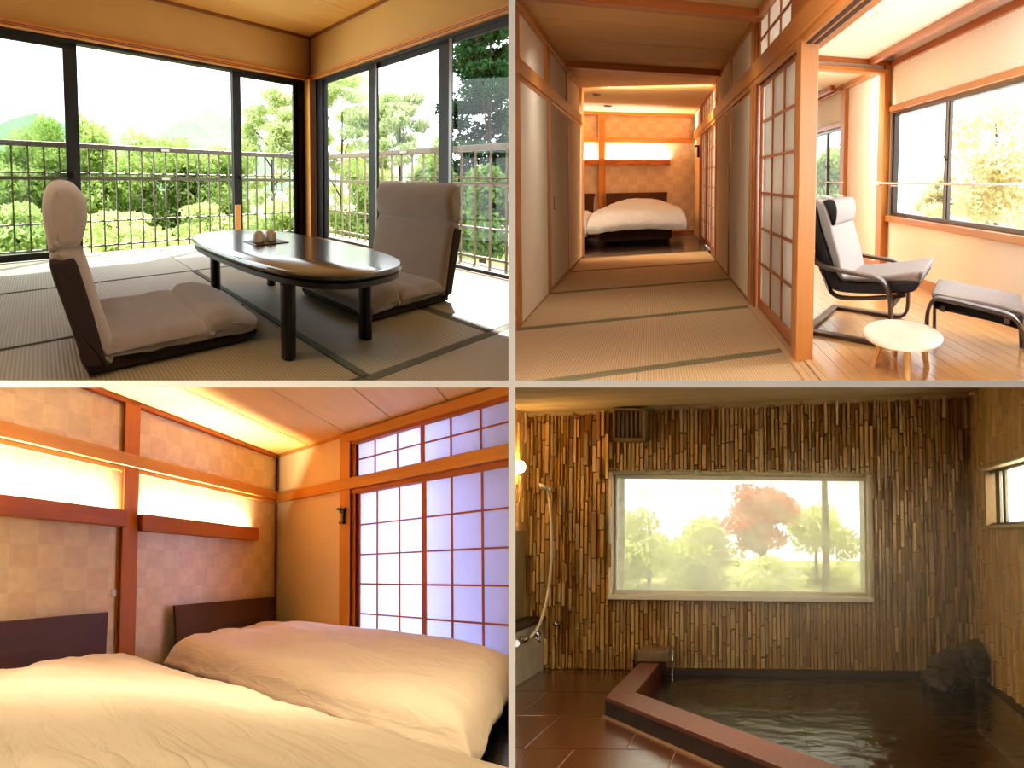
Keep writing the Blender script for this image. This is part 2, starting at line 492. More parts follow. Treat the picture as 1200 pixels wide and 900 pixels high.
# walls over the glass
wl = struct(R, 'wall_left', (2, 0, 1.9)); wr = struct(R, 'wall_right', (0, 1.5, 1.9))
obj(R, 'plaster', B(-.1, 4.0, -.12, 0, 1.95, 2.62), plaster_t, wl)
obj(R, 'plaster', B(-.12, 0, 0, 3.3, 1.95, 2.62), plaster_t, wr, clip=K)
obj(R, 'lintel', B(0, 4.0, -.10, .035, 1.895, 1.955, .004), kamoi[0], wl)
obj(R, 'lintel_groove', B(.02, 4.0, .035, .040, 1.908, 1.914), brown[0], wl)
obj(R, 'lintel_groove', B(.02, 4.0, .035, .040, 1.926, 1.931), brown[0], wl)
obj(R, 'lintel', B(-.10, .035, 0, 3.3, 1.895, 1.955, .004), kamoi[1], wr, clip=K)
obj(R, 'lintel_groove', B(.035, .040, .02, 3.3, 1.908, 1.914), brown[1], wr, clip=K)
obj(R, 'lintel_groove', B(.035, .040, .02, 3.3, 1.926, 1.931), brown[1], wr, clip=K)
obj(R, 'cornice', B(0, 4.0, 0, .022, 2.395, 2.43), brown[0], wl)
obj(R, 'cornice', B(0, .022, 0, 3.3, 2.395, 2.43), brown[1], wr, clip=K)
obj(R, 'corner_bead', B(0, .012, 0, .012, 1.955, 2.42), brown[2], wr)
obj(R, 'corner_post', B(-.05, .095, -.05, .10, -.03, 1.9, .006), kamoi[2], wr)
obj(R, 'side_wall', B(-.12, 0, 2.66, 3.5, -.2, 2.6), plaster_t, wr, clip=K)
obj(R, 'side_wall', B(3.9, 4.0, -.12, 2.7, -.2, 2.6), plaster_t, wl, clip=K)
ce = struct(R, 'ceiling', (2, 2, 2.43))
obj(R, 'roof_board', B(-.3, 4.2, -.3, 6.0, 2.46, 2.56), brown[0], ce, clip=((0, -1),))
b0 = -.20
while b0 < 5.6:
    obj(R, 'ceiling_board', B(-.01, 4.1, max(b0, -.01)+.003, b0+.525, 2.425, 2.46, .003), ceilw, ce, clip=((0, -1),)); b0 += .528

# sliding glass doors
def sash(d, axis, s0, s1, off, m, stile=.07, bottom=.05, top=.05, z0=.005, z1=1.87, stiles=(1, 1), sm=None):
    """a glazed leaf along the wall: axis 0 on the left wall, 1 on the right wall"""
    th = .014
    def q(u0, u1, z0, z1, h=th): return B(u0, u1, off-h, off+h, z0, z1, .003) if axis == 0 else B(off-h, off+h, u0, u1, z0, z1, .003)
    if stiles[0]: obj(R, 'stile', q(s0, s0+stile, z0, z1), alum, d, clip=K)
    if stiles[1]: obj(R, 'stile', q(s1-stile, s1, z0, z1), alum, d, clip=K)
    obj(R, 'bottom_rail', q(s0, s1, z0, z0+bottom), alum, d, clip=K)
    obj(R, 'top_rail', q(s0, s1, z1-top, z1), alum, d, clip=K)
    obj(R, 'pane', q(s0+stile*.5, s1-stile*.5, z0+bottom*.6, z1-top*.6, .002), m, d, clip=K)
w1 = struct(R, 'window_1', (2, -.05, 0))
obj(R, 'head_track', B(.1, 4.0, -.09, -.005, 1.865, 1.9), alum, w1)
obj(R, 'jamb', B(.10, .19, -.09, .0, 0, 1.87), alum, w1)
sash(w1, 0, .15, 1.09, -.03, pane_clear, .105)
sash(w1, 0, .98, 1.09, -.065, pane_clear, .05)
sash(w1, 0, 2.66, 3.95, -.03, pane_tint, .115, .06, .06)
obj(R, 'door_catch', B(2.70, 2.725, -.016, .004, .70, .75, .004), alum, w1)
obj(R, 'door_catch', B(1.0, 1.02, -.016, .004, .70, .74, .004), alum, w1)
obj(R, 'jamb_strip', B(1.02, 1.09, -.012, .004, 0, .42), kamoi[2], w1)
obj(R, 'sill', B(.1, 4.0, -.12, .004, -.08, .006, .002), wood('pale_sill', 'a8946a', 0), w1)
w2 = struct(R, 'window_2', (-.05, 1.5, 0))
obj(R, 'head_track', B(-.09, -.005, .1, 2.66, 1.865, 1.9), alum, w2, clip=K)
obj(R, 'jamb', B(-.09, 0, .11, .24, 0, 1.87), alum, w2)
sash(w2, 1, .20, 1.075, -.03, pane_clear, .09, .028)
sash(w2, 1, 1.0, 1.915, -.06, pane_clear, .08, .028)
sash(w2, 1, 1.815, 2.68, -.03, pane_clear, .10, .028)
obj(R, 'metal_edge', B(-.02, -.012, 1.078, 1.10, 0, 1.86), silver, w2)
obj(R, 'metal_edge', B(-.012, -.006, 1.918, 1.945, 0, 1.86), silver, w2)
obj(R, 'sill', B(-.12, .004, .1, 2.66, -.08, .006, .002), kamoi[1], w2, clip=K)

# balcony deck, railings
deckm = wood('grey_deck', '8d8468', 1, .8, .15)
dk_ = struct(R, 'floor', (-.5, 1, -.2))
dk_.name = 'balcony_floor'; Ori.d[dk_.name] = (R, np.array((-.5, 1, -.2)))
for k in range(7):
    obj(R, 'deck_board', B(-1.0+.13*k, -1.0+.13*k+.122, -1.0, 2.6, -.16, -.12), deckm, dk_, clip=K)
for k in range(7):
    obj(R, 'deck_board', B(-.05, 3.9, -1.0+.13*k, -1.0+.13*k+.122, -.25, -.21), wood('grey_deck', '8d8468', 0, .8, .15), dk_)
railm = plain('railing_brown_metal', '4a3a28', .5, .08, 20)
rail_sunlit = plain('railing_sunlit_metal', '8a7152', .5, .08, 20)  # the railing's metal again, lightened as if sunlit
plate = plain('white_plate', 'e8e6dc', .4, .02)
ra = thing(R, 'balcony_railing', 'dark brown metal balcony railing outside the wider left glass doors', 'railing', (1.5, -.9, -.2), 'balcony railings')
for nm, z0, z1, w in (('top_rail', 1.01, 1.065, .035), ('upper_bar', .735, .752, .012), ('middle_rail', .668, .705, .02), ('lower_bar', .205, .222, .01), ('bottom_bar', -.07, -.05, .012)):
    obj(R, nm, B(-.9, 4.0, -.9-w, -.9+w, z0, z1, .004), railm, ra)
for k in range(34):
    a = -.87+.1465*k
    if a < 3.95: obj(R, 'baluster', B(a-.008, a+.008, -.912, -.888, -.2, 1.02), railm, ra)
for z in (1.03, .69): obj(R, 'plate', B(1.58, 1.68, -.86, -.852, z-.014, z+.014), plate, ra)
rb = thing(R, 'balcony_railing', 'metal balcony railing coloured as sunlit outside the right glass doors', 'railing', (-.9, .6, -.2), 'balcony railings')
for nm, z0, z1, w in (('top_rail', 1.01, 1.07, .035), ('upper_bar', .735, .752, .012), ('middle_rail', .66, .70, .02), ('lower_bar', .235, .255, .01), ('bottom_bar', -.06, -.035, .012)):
    obj(R, nm, B(-.9-w, -.9+w, -.86, 2.2, z0, z1, .004), rail_sunlit, rb, clip=K)
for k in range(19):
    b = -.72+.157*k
    obj(R, 'baluster', B(-.912, -.888, b-.008, b+.008, -.2, 1.02), rail_sunlit, rb, clip=K)
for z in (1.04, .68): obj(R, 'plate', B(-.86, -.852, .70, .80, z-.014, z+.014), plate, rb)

# low oval table
lac = plain('black_lacquer', '14110f', .16, .1, 20, spec=.6)
legm = plain('black_leg_lacquer', '0e0d0c', .45, .1, 20, spec=.25)
tb = thing(R, 'low_table', 'low oval black lacquered table standing on the tatami between the floor chairs', 'table', (1.855, 2.13, 0))
def racetrack(s, n=56, ex=2.9, ang=.055):
    o = []
    for k in range(n):
        t = 2*math.pi*k/n
        x = .372*s*math.copysign(abs(math.cos(t))**(2/ex), math.cos(t)); y = (.69-.372+.372*s)*math.copysign(abs(math.sin(t))**(2/ex), math.sin(t))
        o.append((1.856 + x*math.cos(ang)-y*math.sin(ang), 2.13 + x*math.sin(ang)+y*math.cos(ang)))
    return o
def rings(levels, n=56):
    bm = bmesh.new()
    grid(bm, [[Vector((x, y, z)) for x, y in racetrack(s, n)] for s, z in levels], close_v=True, caps=True)
    return bm
obj(R, 'tabletop', rings([(.94, .333), (.985, .336), (1.0, .344), (1.0, .352), (.985, .36)]), lac, tb, smooth=40)
obj(R, 'apron', rings([(.93, .300), (.965, .304), (.965, .326), (.94, .333)]), legm, tb, smooth=40)
for (x, y) in ((2.125, 2.60), (1.70, 2.62), (2.05, 1.66), (1.62, 1.64)):
    bm = bmesh.new(); lathe(bm, [(.028, 0), (.031, .004), (.033, .30)], (x, y), 20)
    obj(R, 'leg', bm, legm, tb, smooth=50)
tr = obj(R, 'tray', B(1.765, 1.985, 1.93, 2.085, .3605, .366, .003), plain('black_tray', '17130f', .35, .1), smooth=False)
tagit(tr, 'small flat black tray under the two cups on the oval table', 'tray')
for k, (x, y) in enumerate(((1.932, 2.02), (1.842, 2.0))):
    bm = bmesh.new()
    lathe(bm, [(.034, .367), (.0365, .372), (.037, .395), (.0345, .413), (.026, .421), (.019, .4225), (.0185, .428), (.0145, .428), (.014, .424)], (x, y), 24)
    c = obj(R, 'tea_cup', bm, plain('glazed_cup', 'd6c8a8', .35, .22, 90), smooth=40)
    tagit(c, ('speckled cream tea cup upturned on the tray, the nearer to the left chair', 'speckled cream tea cup upturned on the tray, the one nearer the window post')[k], 'cup', 'upturned tea cups')

# floor chairs: u forward from the back hinge, v across, z up
suede = plain('taupe_suede', '978672', .95, .16, 7, .002, 40, sheen=.5)
suede2 = plain('brown_suede', '84705a', .95, .16, 7, .002, 40, sheen=.5)
shell = plain('dark_chair_cloth', '2a1a14', .95, .1, 30, .001, 120)
def floor_chair(label, base, fwd, lat, cush, w):
    T = Matrix.Identity(4)
    T.col[0][:3] = fwd; T.col[1][:3] = lat; T.col[3][:3] = base
    t = thing(R, 'floor_chair', label, 'chair', base, 'legless floor chairs')
    def s(pts, n=5): return [tuple(p[:2]) for p in spline([(u, z, 0) for u, z in pts], n)]
    seat = s([(.02, .045), (.25, .035), (.47, .035), (.50, .06), (.49, .11), (.42, .135), (.28, .125), (.14, .13), (.03, .12), (-.01, .08), (.02, .045)])[:-1]
    obj(R, 'seat_cushion', puff(bmesh.new(), seat, 0, w, .05, T, wr=.006, seed=1), cush, t, smooth=True)
    front = s([(.47, .04), (.60, .03), (.70, .03), (.735, .06), (.73, .10), (.66, .135), (.56, .16), (.49, .145), (.465, .09), (.47, .04)])[:-1]
    obj(R, 'seat_front_cushion', puff(bmesh.new(), front, 0, w, .05, T, wr=.006, seed=2), cush, t, smooth=True)
    back = s([(.02, .05), (.10, .03), (.112, .08), (.095, .15), (.062, .28), (.030, .40), (.012, .455), (-.02, .478), (-.075, .475), (-.092, .44), (-.066, .33), (-.02, .15), (.02, .05)])[:-1]
    obj(R, 'back_cushion', puff(bmesh.new(), back, 0, w, .04, T, wr=.005, seed=3), cush, t, smooth=True)
    head = s([(-.095, .462), (-.03, .462), (.008, .480), (.026, .53), (.034, .59), (.026, .645), (-.01, .69), (-.05, .70), (-.092, .685), (-.110, .63), (-.108, .55), (-.095, .462)])[:-1]
    obj(R, 'head_cushion', puff(bmesh.new(), head, 0, w, .04, T, wr=.004, seed=4), cush, t, smooth=True)
    base_ = s([(.02, .004), (.3, .003), (.66, .003), (.72, .02), (.71, .05), (.5, .05), (.2, .05), (.08, .10), (.0, .12), (-.008, .07), (.02, .004)])[:-1]
    obj(R, 'base_cover', puff(bmesh.new(), base_, .012, w-.012, .02, T), shell, t, smooth=True)
    bc = s([(.0, .05), (.085, .03), (.075, .09), (.052, .20), (.015, .35), (-.012, .435), (-.05, .438), (-.092, .43), (-.088, .38), (-.068, .31), (-.024, .15), (.0, .05)])[:-1]
    obj(R, 'back_cover', puff(bmesh.new(), bc, -.006, w+.006, .02, T), shell, t, smooth=True)
    return t
floor_chair('taupe legless floor chair in the left foreground, its dark side towards the viewer', (2.86, 1.80, 0), (-1, 0.03, 0), (.03, 1, 0), suede, .57)
floor_chair('brown legless floor chair by the right glass, its padded back to the light', (.83, 2.50, 0), (1, 0.02, 0), (.02, -1, 0), suede2, .60)

# ---------------- garden and hills beyond the balcony
rng = np.random.default_rng(7)
def foliage(name, room, blobs, n, size, m, parent, seed=0, zflat=1.0, keep=None):
    """a crown: n small leaves on the shells of the given blobs (centre, radii)"""
    r_ = np.random.default_rng(seed)
    w = np.array([bb[1][0]*bb[1][2] for bb in blobs]); w = w/w.sum()
    idx = r_.choice(len(blobs), n, p=w)
    c = np.array([bb[0] for bb in blobs])[idx]; rad = np.array([bb[1] for bb in blobs])[idx]
    d = r_.normal(size=(n, 3)); d /= np.linalg.norm(d, axis=1)[:, None]
    p = c + d*rad*(r_.random((n, 1))**.45)
    if keep is not None: p = p[keep(p)]
    n = len(p)
    u = r_.normal(size=(n, 3)); u /= np.linalg.norm(u, axis=1)[:, None]
    v = np.cross(u, r_.normal(size=(n, 3))); v /= np.linalg.norm(v, axis=1)[:, None]
    s = size*(.6+.8*r_.random((n, 1)))
    u = u*s; v = v*s*.55
    q = np.stack([p-u, p+v*.9, p+u, p-v*.9], 1).reshape(-1, 3)
    o0 = Ori.d[parent.name][1]
    f = np.arange(4*n).reshape(-1, 4).tolist()
    o = raw(name, room.local(q, o0).tolist(), f, m, parent, nat=q)
    o['kind'] = 'stuff'
    Ori.d[o.name] = (room, o0)
    return o
def left_of_party(room):
    def k(p):
        w = (p-room.c) @ room.B.T @ room.R.T
        return w[:, 0] < -.12
    return k
barkm = plain('bark', '4d3b28', .9, .2, 12, .01, 14)
LEAF = {'mid': leafmat('leaf_mid', '8fae52', 'c6d588'), 'pale': leafmat('leaf_pale', 'c2d08e', 'e6eabf'), 'dark': leafmat('leaf_dark', '5c7c40', '93ab60'),
        'con': leafmat('leaf_conifer', '1d3b26', '3c5f33', .25), 'low': leafmat('leaf_low', 'b0c670', 'dce6a6')}
def blobs_for(a, b, z0, z1, r, rr, n=9):
    o = []
    for k in range(n):
        t = rr.random(); z = z0 + (z1-z0)*(.12+.83*t)
        f = 1.0-.55*abs(t-.45)**1.2
        o.append(((a+rr.normal()*r*.38*f, b+rr.normal()*r*.38*f, z), (r*.55*f, r*.55*f, (z1-z0)*.17)))
    return o
names = {'mid': ('leafy_tree', 'tree'), 'pale': ('feathery_tree', 'tree'), 'dark': ('leafy_shrub', 'shrub'), 'con': ('conifer', 'tree'), 'low': ('leafy_shrub', 'shrub')}
TREES = [('mid', 3.49, -7.09, -1.15, 1.55, 0.95, 'green leafy tree seen through the leftmost tinted glass by its outer edge'),
 ('mid', 2.41, -8.09, -1.43, 2.0, 1.0, 'green leafy tree behind the railing just left of the first dark door stile'),
 ('mid', 1.48, -7.00, -1.33, 1.65, 0.9, 'green leafy tree just right of the first dark door stile'),
 ('mid', 0.35, -7.81, -1.58, 1.95, 1.2, 'tallest yellow-green tree in the open middle of the left glass doors'),
 ('mid', -0.67, -6.48, -1.44, 1.6, 1.1, 'green leafy tree under the pointed hill in the open door gap'),
 ('mid', -2.12, -6.96, -1.66, 1.45, 1.05, 'green leafy tree beside the second dark door stile'),
 ('pale', -4.90, -8.86, -1.77, 4.0, 2.0, 'pale feathery tree left of the orange corner post'),
 ('pale', -7.74, -7.97, -1.69, 4.6, 2.2, 'pale feathery tree right of the orange corner post'),
 ('pale', -8.54, -5.70, -1.43, 3.7, 1.7, 'pale feathery tree between the two stiles of the right glass doors'),
 ('mid', -7.58, -3.68, -1.21, 1.8, 0.8, 'green tree at the foot of the dark conifer'),
 ('con', -11.06, -3.76, -.6, 8.6, 2.3, 'tall dark green conifer filling the rightmost pane of the right doors'),
 ('dark', -5.73, -0.99, -0.96, 1.0, 0.8, 'dark green shrub behind the right floor chair, low outside the glass'),
 ('dark', -5.25, -1.77, -0.95, 0.85, 0.6, 'dark green shrub left of the right chair, outside the glass'),
 ('mid', -4.88, -3.78, -1.14, 1.2, 1.1, 'broad green shrubby tree outside beside the corner post'),
 ('low', 3.21, -4.10, -0.83, 0.14, 0.7, 'bright low shrub behind the left chair, outside the railing'),
 ('low', 1.51, -3.97, -0.80, 0.01, 1.0, 'bright low shrub in the middle of the left railing, outside'),
 ('low', -0.58, -4.37, -0.97, 0.10, 0.95, 'bright low shrub outside behind the left end of the table'),
 ('low', -2.00, -3.59, -0.87, 0.35, 0.85, 'bright low shrub outside just left of the corner post')]
for i, (k, a, b, z0, z1, r, lab) in enumerate(TREES):
    rr = np.random.default_rng(20+i)
    t = thing(R, names[k][0], lab, names[k][1], (a, b, z0-.5))
    if k == 'con':
        bl = []
        for q in range(120):
            f = q/120; z = z0+(z1-z0)*f; rad = r*(1.0-f*.72)*(0.75+.4*rr.random()); an = rr.random()*6.28
            bl.append(((a+math.cos(an)*rad*.62, b+math.sin(an)*rad*.62, z), (rad*.46, rad*.46, .26)))
        foliage('foliage', R, bl, 42000, .085, LEAF[k], t, 50+i, keep=left_of_party(R))
    elif k == 'pale':
        bl = []
        for q in range(60):
            f = rr.random()**.9; z = z0+(z1-z0)*f; an = rr.random()*6.28; rad = r*(1.1-.7*f*f)
            bl.append(((a+math.cos(an)*rad*.65, b+math.sin(an)*rad*.65, z), (r*.24, r*.24, .26)))
        foliage('foliage', R, bl, 20000, .075, LEAF[k], t, 50+i, keep=left_of_party(R))
    else:
        foliage('foliage', R, blobs_for(a, b, z0, z1, r, rr, 18), 11000 if k != 'low' else 5000, .062, LEAF[k], t, 50+i, keep=left_of_party(R))
    bm = bmesh.new(); tube(bm, spline([(a, b, z0-.5), (a+.05, b+.03, z0+(z1-z0)*.3), (a-.04, b, z0+(z1-z0)*.8)], 4), [.09-.008*q for q in range(9)], 7)
    for q in range(4):
        an = rr.random()*6.28; zz = z0+(z1-z0)*(.25+.12*q)
        tube(bm, [(a, b, zz), (a+math.cos(an)*r*.5, b+math.sin(an)*r*.5, zz+(z1-z0)*.18)], [.035, .012], 6)
    obj(R, 'trunk', bm, barkm, t, smooth=True)
# sloping garden ground
bm = bmesh.new(); rows = []
for i in range(26):
    row = []
    for j in range(22):
        a = -30+38*i/25; b = -38+37*j/21
        dist = math.hypot(a-3, b-4)
        row.append((a, b, -1.15 - .03*dist + .25*noise.noise(Vector((a*.3, b*.3, 0)))))
    rows.append(row)
grid(bm, rows)
obj(R, 'ground', bm, plain('mossy_ground', '9aa458', .95, .3, 1.5), kind='structure', smooth=True, clip=((0, -1),))
hillm = plain('wooded_hill', '4e7d4a', .95, .3, .35, .8, .5)
for nm, lab, c, rad, h in (('hill', 'low hazy hill at the far left above the trees', (3, -146), 40, 27.0), ('hill', 'faint distant hill in the middle of the left doors', (-27, -188), 44, 33.0), ('hill', 'pointed wooded hill seen right of the middle of the left doors', (-54, -135), 40, 33.0)):
    bm = bmesh.new(); rows = []
    for i in range(41):
        row = []
        for j in range(41):
            x = c[0]+rad*1.25*(i/20-1); y = c[1]+rad*1.25*(j/20-1)
            d = math.hypot(x-c[0], y-c[1])/rad
            z = h*max(0, 1-d*.72)**1.0 + 2.2*noise.noise(Vector((x*.09, y*.09, h)))*(1-d*.5) + .8*noise.noise(Vector((x*.4, y*.4, h)))
            row.append((x, y, z-6))
        rows.append(row)
    grid(bm, rows)
    tagit(obj(R, nm, bm, hillm, smooth=True, clip=((0, -1),)), lab, 'hill', 'hills across the valley')

# ================================================================ upper right: tatami corridor, far bedroom and sun room
# plan: x to the right across the corridor, y down the corridor, z up
R = HALL; K = ((0, 1), (2, 1))
hw = [wood('hall_wood', 'c2803e', x, .4) for x in (0, 1, 2)]
hb = [wood('hall_red_wood', 'a8602c', x, .35) for x in (0, 1, 2)]
hceil = wood('hall_ceiling_board', 'd2a870', 0, .5, .12, 40)
hplas = plain('hall_cream_plaster', 'eee2cc', .9, .03, 3, .0006, 200)
fusuma = plain('fusuma_paper', 'ebe0ca', .75, .04, 5, .0004, 150)
sunpl = plain('sunroom_plaster', 'f5ecde', .9, .03, 3, .0006, 200)
shoji_p = paper('shoji_paper', 'f4f1ec', .5)
htat = tatami('hall_tatami', 'c2a67c', 0)
hheri = plain('hall_mat_border', '77714f', .8, .1, 30, .0005, 400)
frame_dk = plain('window_bronze', '2a1c14', .35, .06, 12, metal=.2)
brass = plain('dark_pull', '3a2a1c', .4, .1, 20, metal=.6)

fl = struct(R, 'floor', (0, 4, -.06))
obj(R, 'subfloor', B(-1.3, .9, 1.0, 6.25, -.2, -.035), plain('board_underlay', '6a5636', .8), fl, clip=K)
XL, XR = -.955, .84
def mat2(x0, x1, y0, y1):
    g = .003
    t = obj(R, 'tatami_mat', B(x0+g, x1-g, y0+g, y1-g, -.034, 0, .003), htat, fl, clip=K)
    for q in ((y0+g, y0+g+.03), (y1-g-.03, y1-g)):
        obj(R, 'border', B(x0+g, x1-g, *q, -.02, .0018), hheri, t, clip=K)
for y0, y1 in ((2.445, 3.39), (3.39, 4.39), (4.39, 5.375), (5.375, 6.26)): mat2(XL if y0 > 3 else -1.6, XR, y0, y1)
mat2(-.074, XR, 1.45, 2.445); mat2(-1.9, -.074, 1.45, 2.445)

# left wall
wl = struct(R, 'wall_left', (XL, 4.5, 0))
obj(R, 'plaster', B(XL-.08, XL-.02, 3.3, 6.55, 0, 2.5), hplas, wl, clip=K)
for y0, y1 in ((3.36, 3.475), (4.315, 4.44), (6.29, 6.47)):
    obj(R, 'post', B(XL-.06, XL+.012, y0, y1, 0, 2.43, .004), hw[2], wl, clip=K)
obj(R, 'post', B(XL-.06, XL+.004, 5.345, 5.43, 1.95, 2.43, .004), hw[2], wl)
obj(R, 'wall_rail', B(XL-.05, XL+.022, 3.4, 6.47, 1.875, 1.995, .004), hw[1], wl, clip=K)
obj(R, 'head_rail', B(XL-.05, XL+.012, 3.4, 6.47, 1.835, 1.87), hb[1], wl, clip=K)
obj(R, 'cornice', B(XL-.05, XL+.02, 3.3, 6.47, 2.36, 2.44, .004), hw[1], wl, clip=K)
obj(R, 'kick_board', B(XL-.05, XL+.006, 3.47, 5.4, 0, .02), hw[1], wl, clip=K)
obj(R, 'socket_plate', B(XL-.02, XL-.012, 3.66, 3.73, .26, .37, .003), plain('ivory_plate', 'cfc4ae', .5), wl)
def fus(nm, x, y0, y1, z0=.02, z1=1.84, side=1, pull=None, edge=True):
    d = struct(R, nm, (x, (y0+y1)/2, 0))
    obj(R, 'panel', B(x-.015, x+.012, y0+.01, y1-.01, z0, z1, .002), fusuma, d, clip=K)
    if edge:
        for q in ((y0, y0+.022), (y1-.022, y1)): obj(R, 'stile', B(x-.017, x+.017, *q, z0, z1), hb[2], d, clip=K)
        for q in ((z0, z0+.02), (z1-.02, z1)): obj(R, 'rail', B(x-.017, x+.017, y0, y1, *q), hb[1], d, clip=K)
    if pull is not None:
        obj(R, 'pull', B(x-.014, x+.0165, pull-.025, pull+.025, .80, .93, .004), brass, d)
        obj(R, 'pull_recess', B(x+.010, x+.0172, pull-.014, pull+.014, .815, .915), fusuma, d)
    return d
fus('door_1', XL-.005, 3.47, 4.32, edge=False)
fus('door_2', XL-.012, 4.44, 5.36, pull=4.62)
fus('door_3', XL-.005, 5.40, 6.30, edge=False)

# right wall of the corridor
wr = struct(R, 'wall_right', (XR, 4.5, 0))
obj(R, 'plaster', B(XR+.03, XR+.09, 3.45, 8.5, 2.0, 2.45), hplas, wr)
obj(R, 'plaster', B(XR+.03, XR+.09, 3.45, 5.5, 0, 2.0), hplas, wr)
for y0, y1, z1 in ((3.42, 3.50, 2.43), (5.47, 5.56, 2.43), (2.25, 2.335, 1.88), (7.35, 7.46, 2.38)):
    obj(R, 'post', B(XR-.012, XR+.10, y0, y1, 0, z1, .004), hw[2], wr)
for y0, y1 in ((4.41, 4.50), (5.40, 5.46)): obj(R, 'stud', B(XR-.004, XR+.06, y0, y1, 0, 2.4, .004), hb[2], wr)
obj(R, 'wall_rail', B(XR-.022, XR+.06, 1.0, 8.4, 1.905, 2.045, .005), hw[1], wr)
obj(R, 'head_rail', B(XR-.006, XR+.14, 1.0, 5.5, 1.862, 1.905), hw[1], wr)
obj(R, 'head_rail', B(XR-.006, XR+.10, 5.5, 8.4, 1.862, 1.905), hw[1], wr)
for q in ((.02, .045), (.065, .09)): obj(R, 'head_groove', B(XR+q[0], XR+q[1], 1.0, 3.4, 1.858, 1.864), plain('groove_dark', '2a0c06', .6), wr)
obj(R, 'cornice', B(XR-.02, XR+.06, 1.0, 8.4, 2.37, 2.44, .004), hw[1], wr)
obj(R, 'upper_panel', B(XR, XR+.02, 3.50, 5.4, 2.04, 2.38), fusuma, wr)
fus('door_4', XR+.006, 3.50, 4.42); fus('door_5', XR+.006, 4.50, 5.41)

# paper sliding doors and transoms
def lattice(nm, x, ys, zs, y0, y1, z0, z1, stile=.03, rail=(.09, .035), kb=.012, room=R, wd=hb, mm=None, th=.012, gap=None):
    """paper screen in the plane x = const; ys, zs are the bar lines between the cells"""
    d = struct(room, nm, (x, (y0+y1)/2, z0))
    for q in ((y0, y0+stile), (y1-stile, y1)): obj(room, 'stile', B(x-th, x+th, *q, z0, z1, .002), wd[2], d, clip=K)
    obj(room, 'bottom_rail', B(x-th, x+th, y0, y1, z0, z0+rail[0], .002), wd[1], d, clip=K)
    obj(room, 'top_rail', B(x-th, x+th, y0, y1, z1-rail[1], z1, .002), wd[1], d, clip=K)
    for y in ys: obj(room, 'upright_bar', B(x-th*.7, x+th*.2, y-kb/2, y+kb/2, z0+rail[0], z1-rail[1]), wd[2], d, clip=K)
    for z in zs: obj(room, 'cross_bar', B(x-th*.65, x+th*.2, y0+stile, y1-stile, z-kb/2, z+kb/2), wd[1], d, clip=K)
    ye = [y0+stile]+list(ys)+[y1-stile]; ze = [z0+rail[0]]+list(zs)+[z1-rail[1]]
    for i in range(len(ye)-1):
        for j in range(len(ze)-1):
            obj(room, 'paper_pane', B(x+th*.25, x+th*.25+.002, ye[i]+.001, ye[i+1]-.001, ze[j]+.001, ze[j+1]-.001), mm or shoji_p, d, clip=K)
    return d
zs = (.39, .68, .97, 1.26, 1.55)
lattice('door_6', XR+.045, (2.71, 2.985), zs, 2.42, 3.33, .015, 1.862, .05, (.085, .03), .02)
lattice('door_7', XR+.08, (2.65, 2.93), zs, 2.335, 3.24, .015, 1.862, .06, (.085, .03), .016)
lattice('window_1', XR+.03, (2.775, 3.08), (2.215,), 2.48, 3.36, 2.05, 2.40, .03, (.02, .03), .022)
lattice('window_2', XR+.03, (1.55, 1.85), (2.215,), 1.2, 2.20, 2.05, 2.40, .05, (.02, .03), .022)
obj(R, 'post', B(XR+.0, XR+.06, 2.20, 2.48, 2.045, 2.40, .004), hb[2], wr)
obj(R, 'post', B(XR-.004, XR+.06, 3.34, 3.44, 0, 2.40, .004), hb[2], wr)
sr = struct(R, 'trim_3', (XR+.06, 1.9, 0))
for k, q in enumerate((-.035, .005, .045, .085)):
    obj(R, 'sill_strip', B(XR+q, XR+q+.034, 1.0, 3.4, -.03, .006 if k % 2 else .010), wood('sill_wood', 'caa678', 1), sr, clip=K)
for q in (.001, .041, .081): obj(R, 'sill_groove', B(XR+q, XR+q+.004, 1.0, 3.4, -.03, -.002), plain('groove_dark', '2a0c06', .6), sr, clip=K)
# far bedroom shoji on the same wall
for k, (y0, y1) in enumerate(((5.56, 6.15), (6.12, 6.75), (6.72, 7.35))):
    lattice('door_8', XR+.03+.02*(k % 2), (y0+.2, y0+.4), (.39, .68, .97, 1.26, 1.55), y0, y1, .015, 1.862, .05, (.085, .03), .015)
    lattice('window_3', XR+.03, (y0+.3,), (2.2,), y0, y1, 2.05, 2.37, .045, (.02, .03), .02)
obj(R, 'plaster', B(XR+.0, XR+.05, 7.46, 8.5, 0, 2.4), hplas, wr)

# ceilings
ce = struct(R, 'ceiling', (0, 4, 2.43))
obj(R, 'roof_board', B(-2.6, XR+.1, .4, 8.6, 2.50, 2.6), hb[0], ce, clip=((0, 1),))
ys = [.8, 1.3, 1.8, 2.3, 2.8, 3.3, 3.84, 4.34, 4.84, 5.25]
for a, b in zip(ys[:-1], ys[1:]): obj(R, 'ceiling_board', B(-2.4, XR+.04, a+.004, b-.003, 2.43, 2.47, .003), hceil, ce, clip=((0, 1),))
ys = [5.25, 5.74, 6.2, 6.65, 7.1, 7.6, 8.05, 8.5]
for a, b in zip(ys[:-1], ys[1:]): obj(R, 'ceiling_board', B(-2.4, XR+.04, a+.004, b-.003, 2.385, 2.42, .003), hceil, ce, clip=((0, 1),))
for y0, y1 in ((3.22, 3.32), (5.12, 5.26)): obj(R, 'ceiling_beam', B(XL-.02, XR+.02, y0, y1, 2.355, 2.435, .004), hb[0], ce, clip=K)
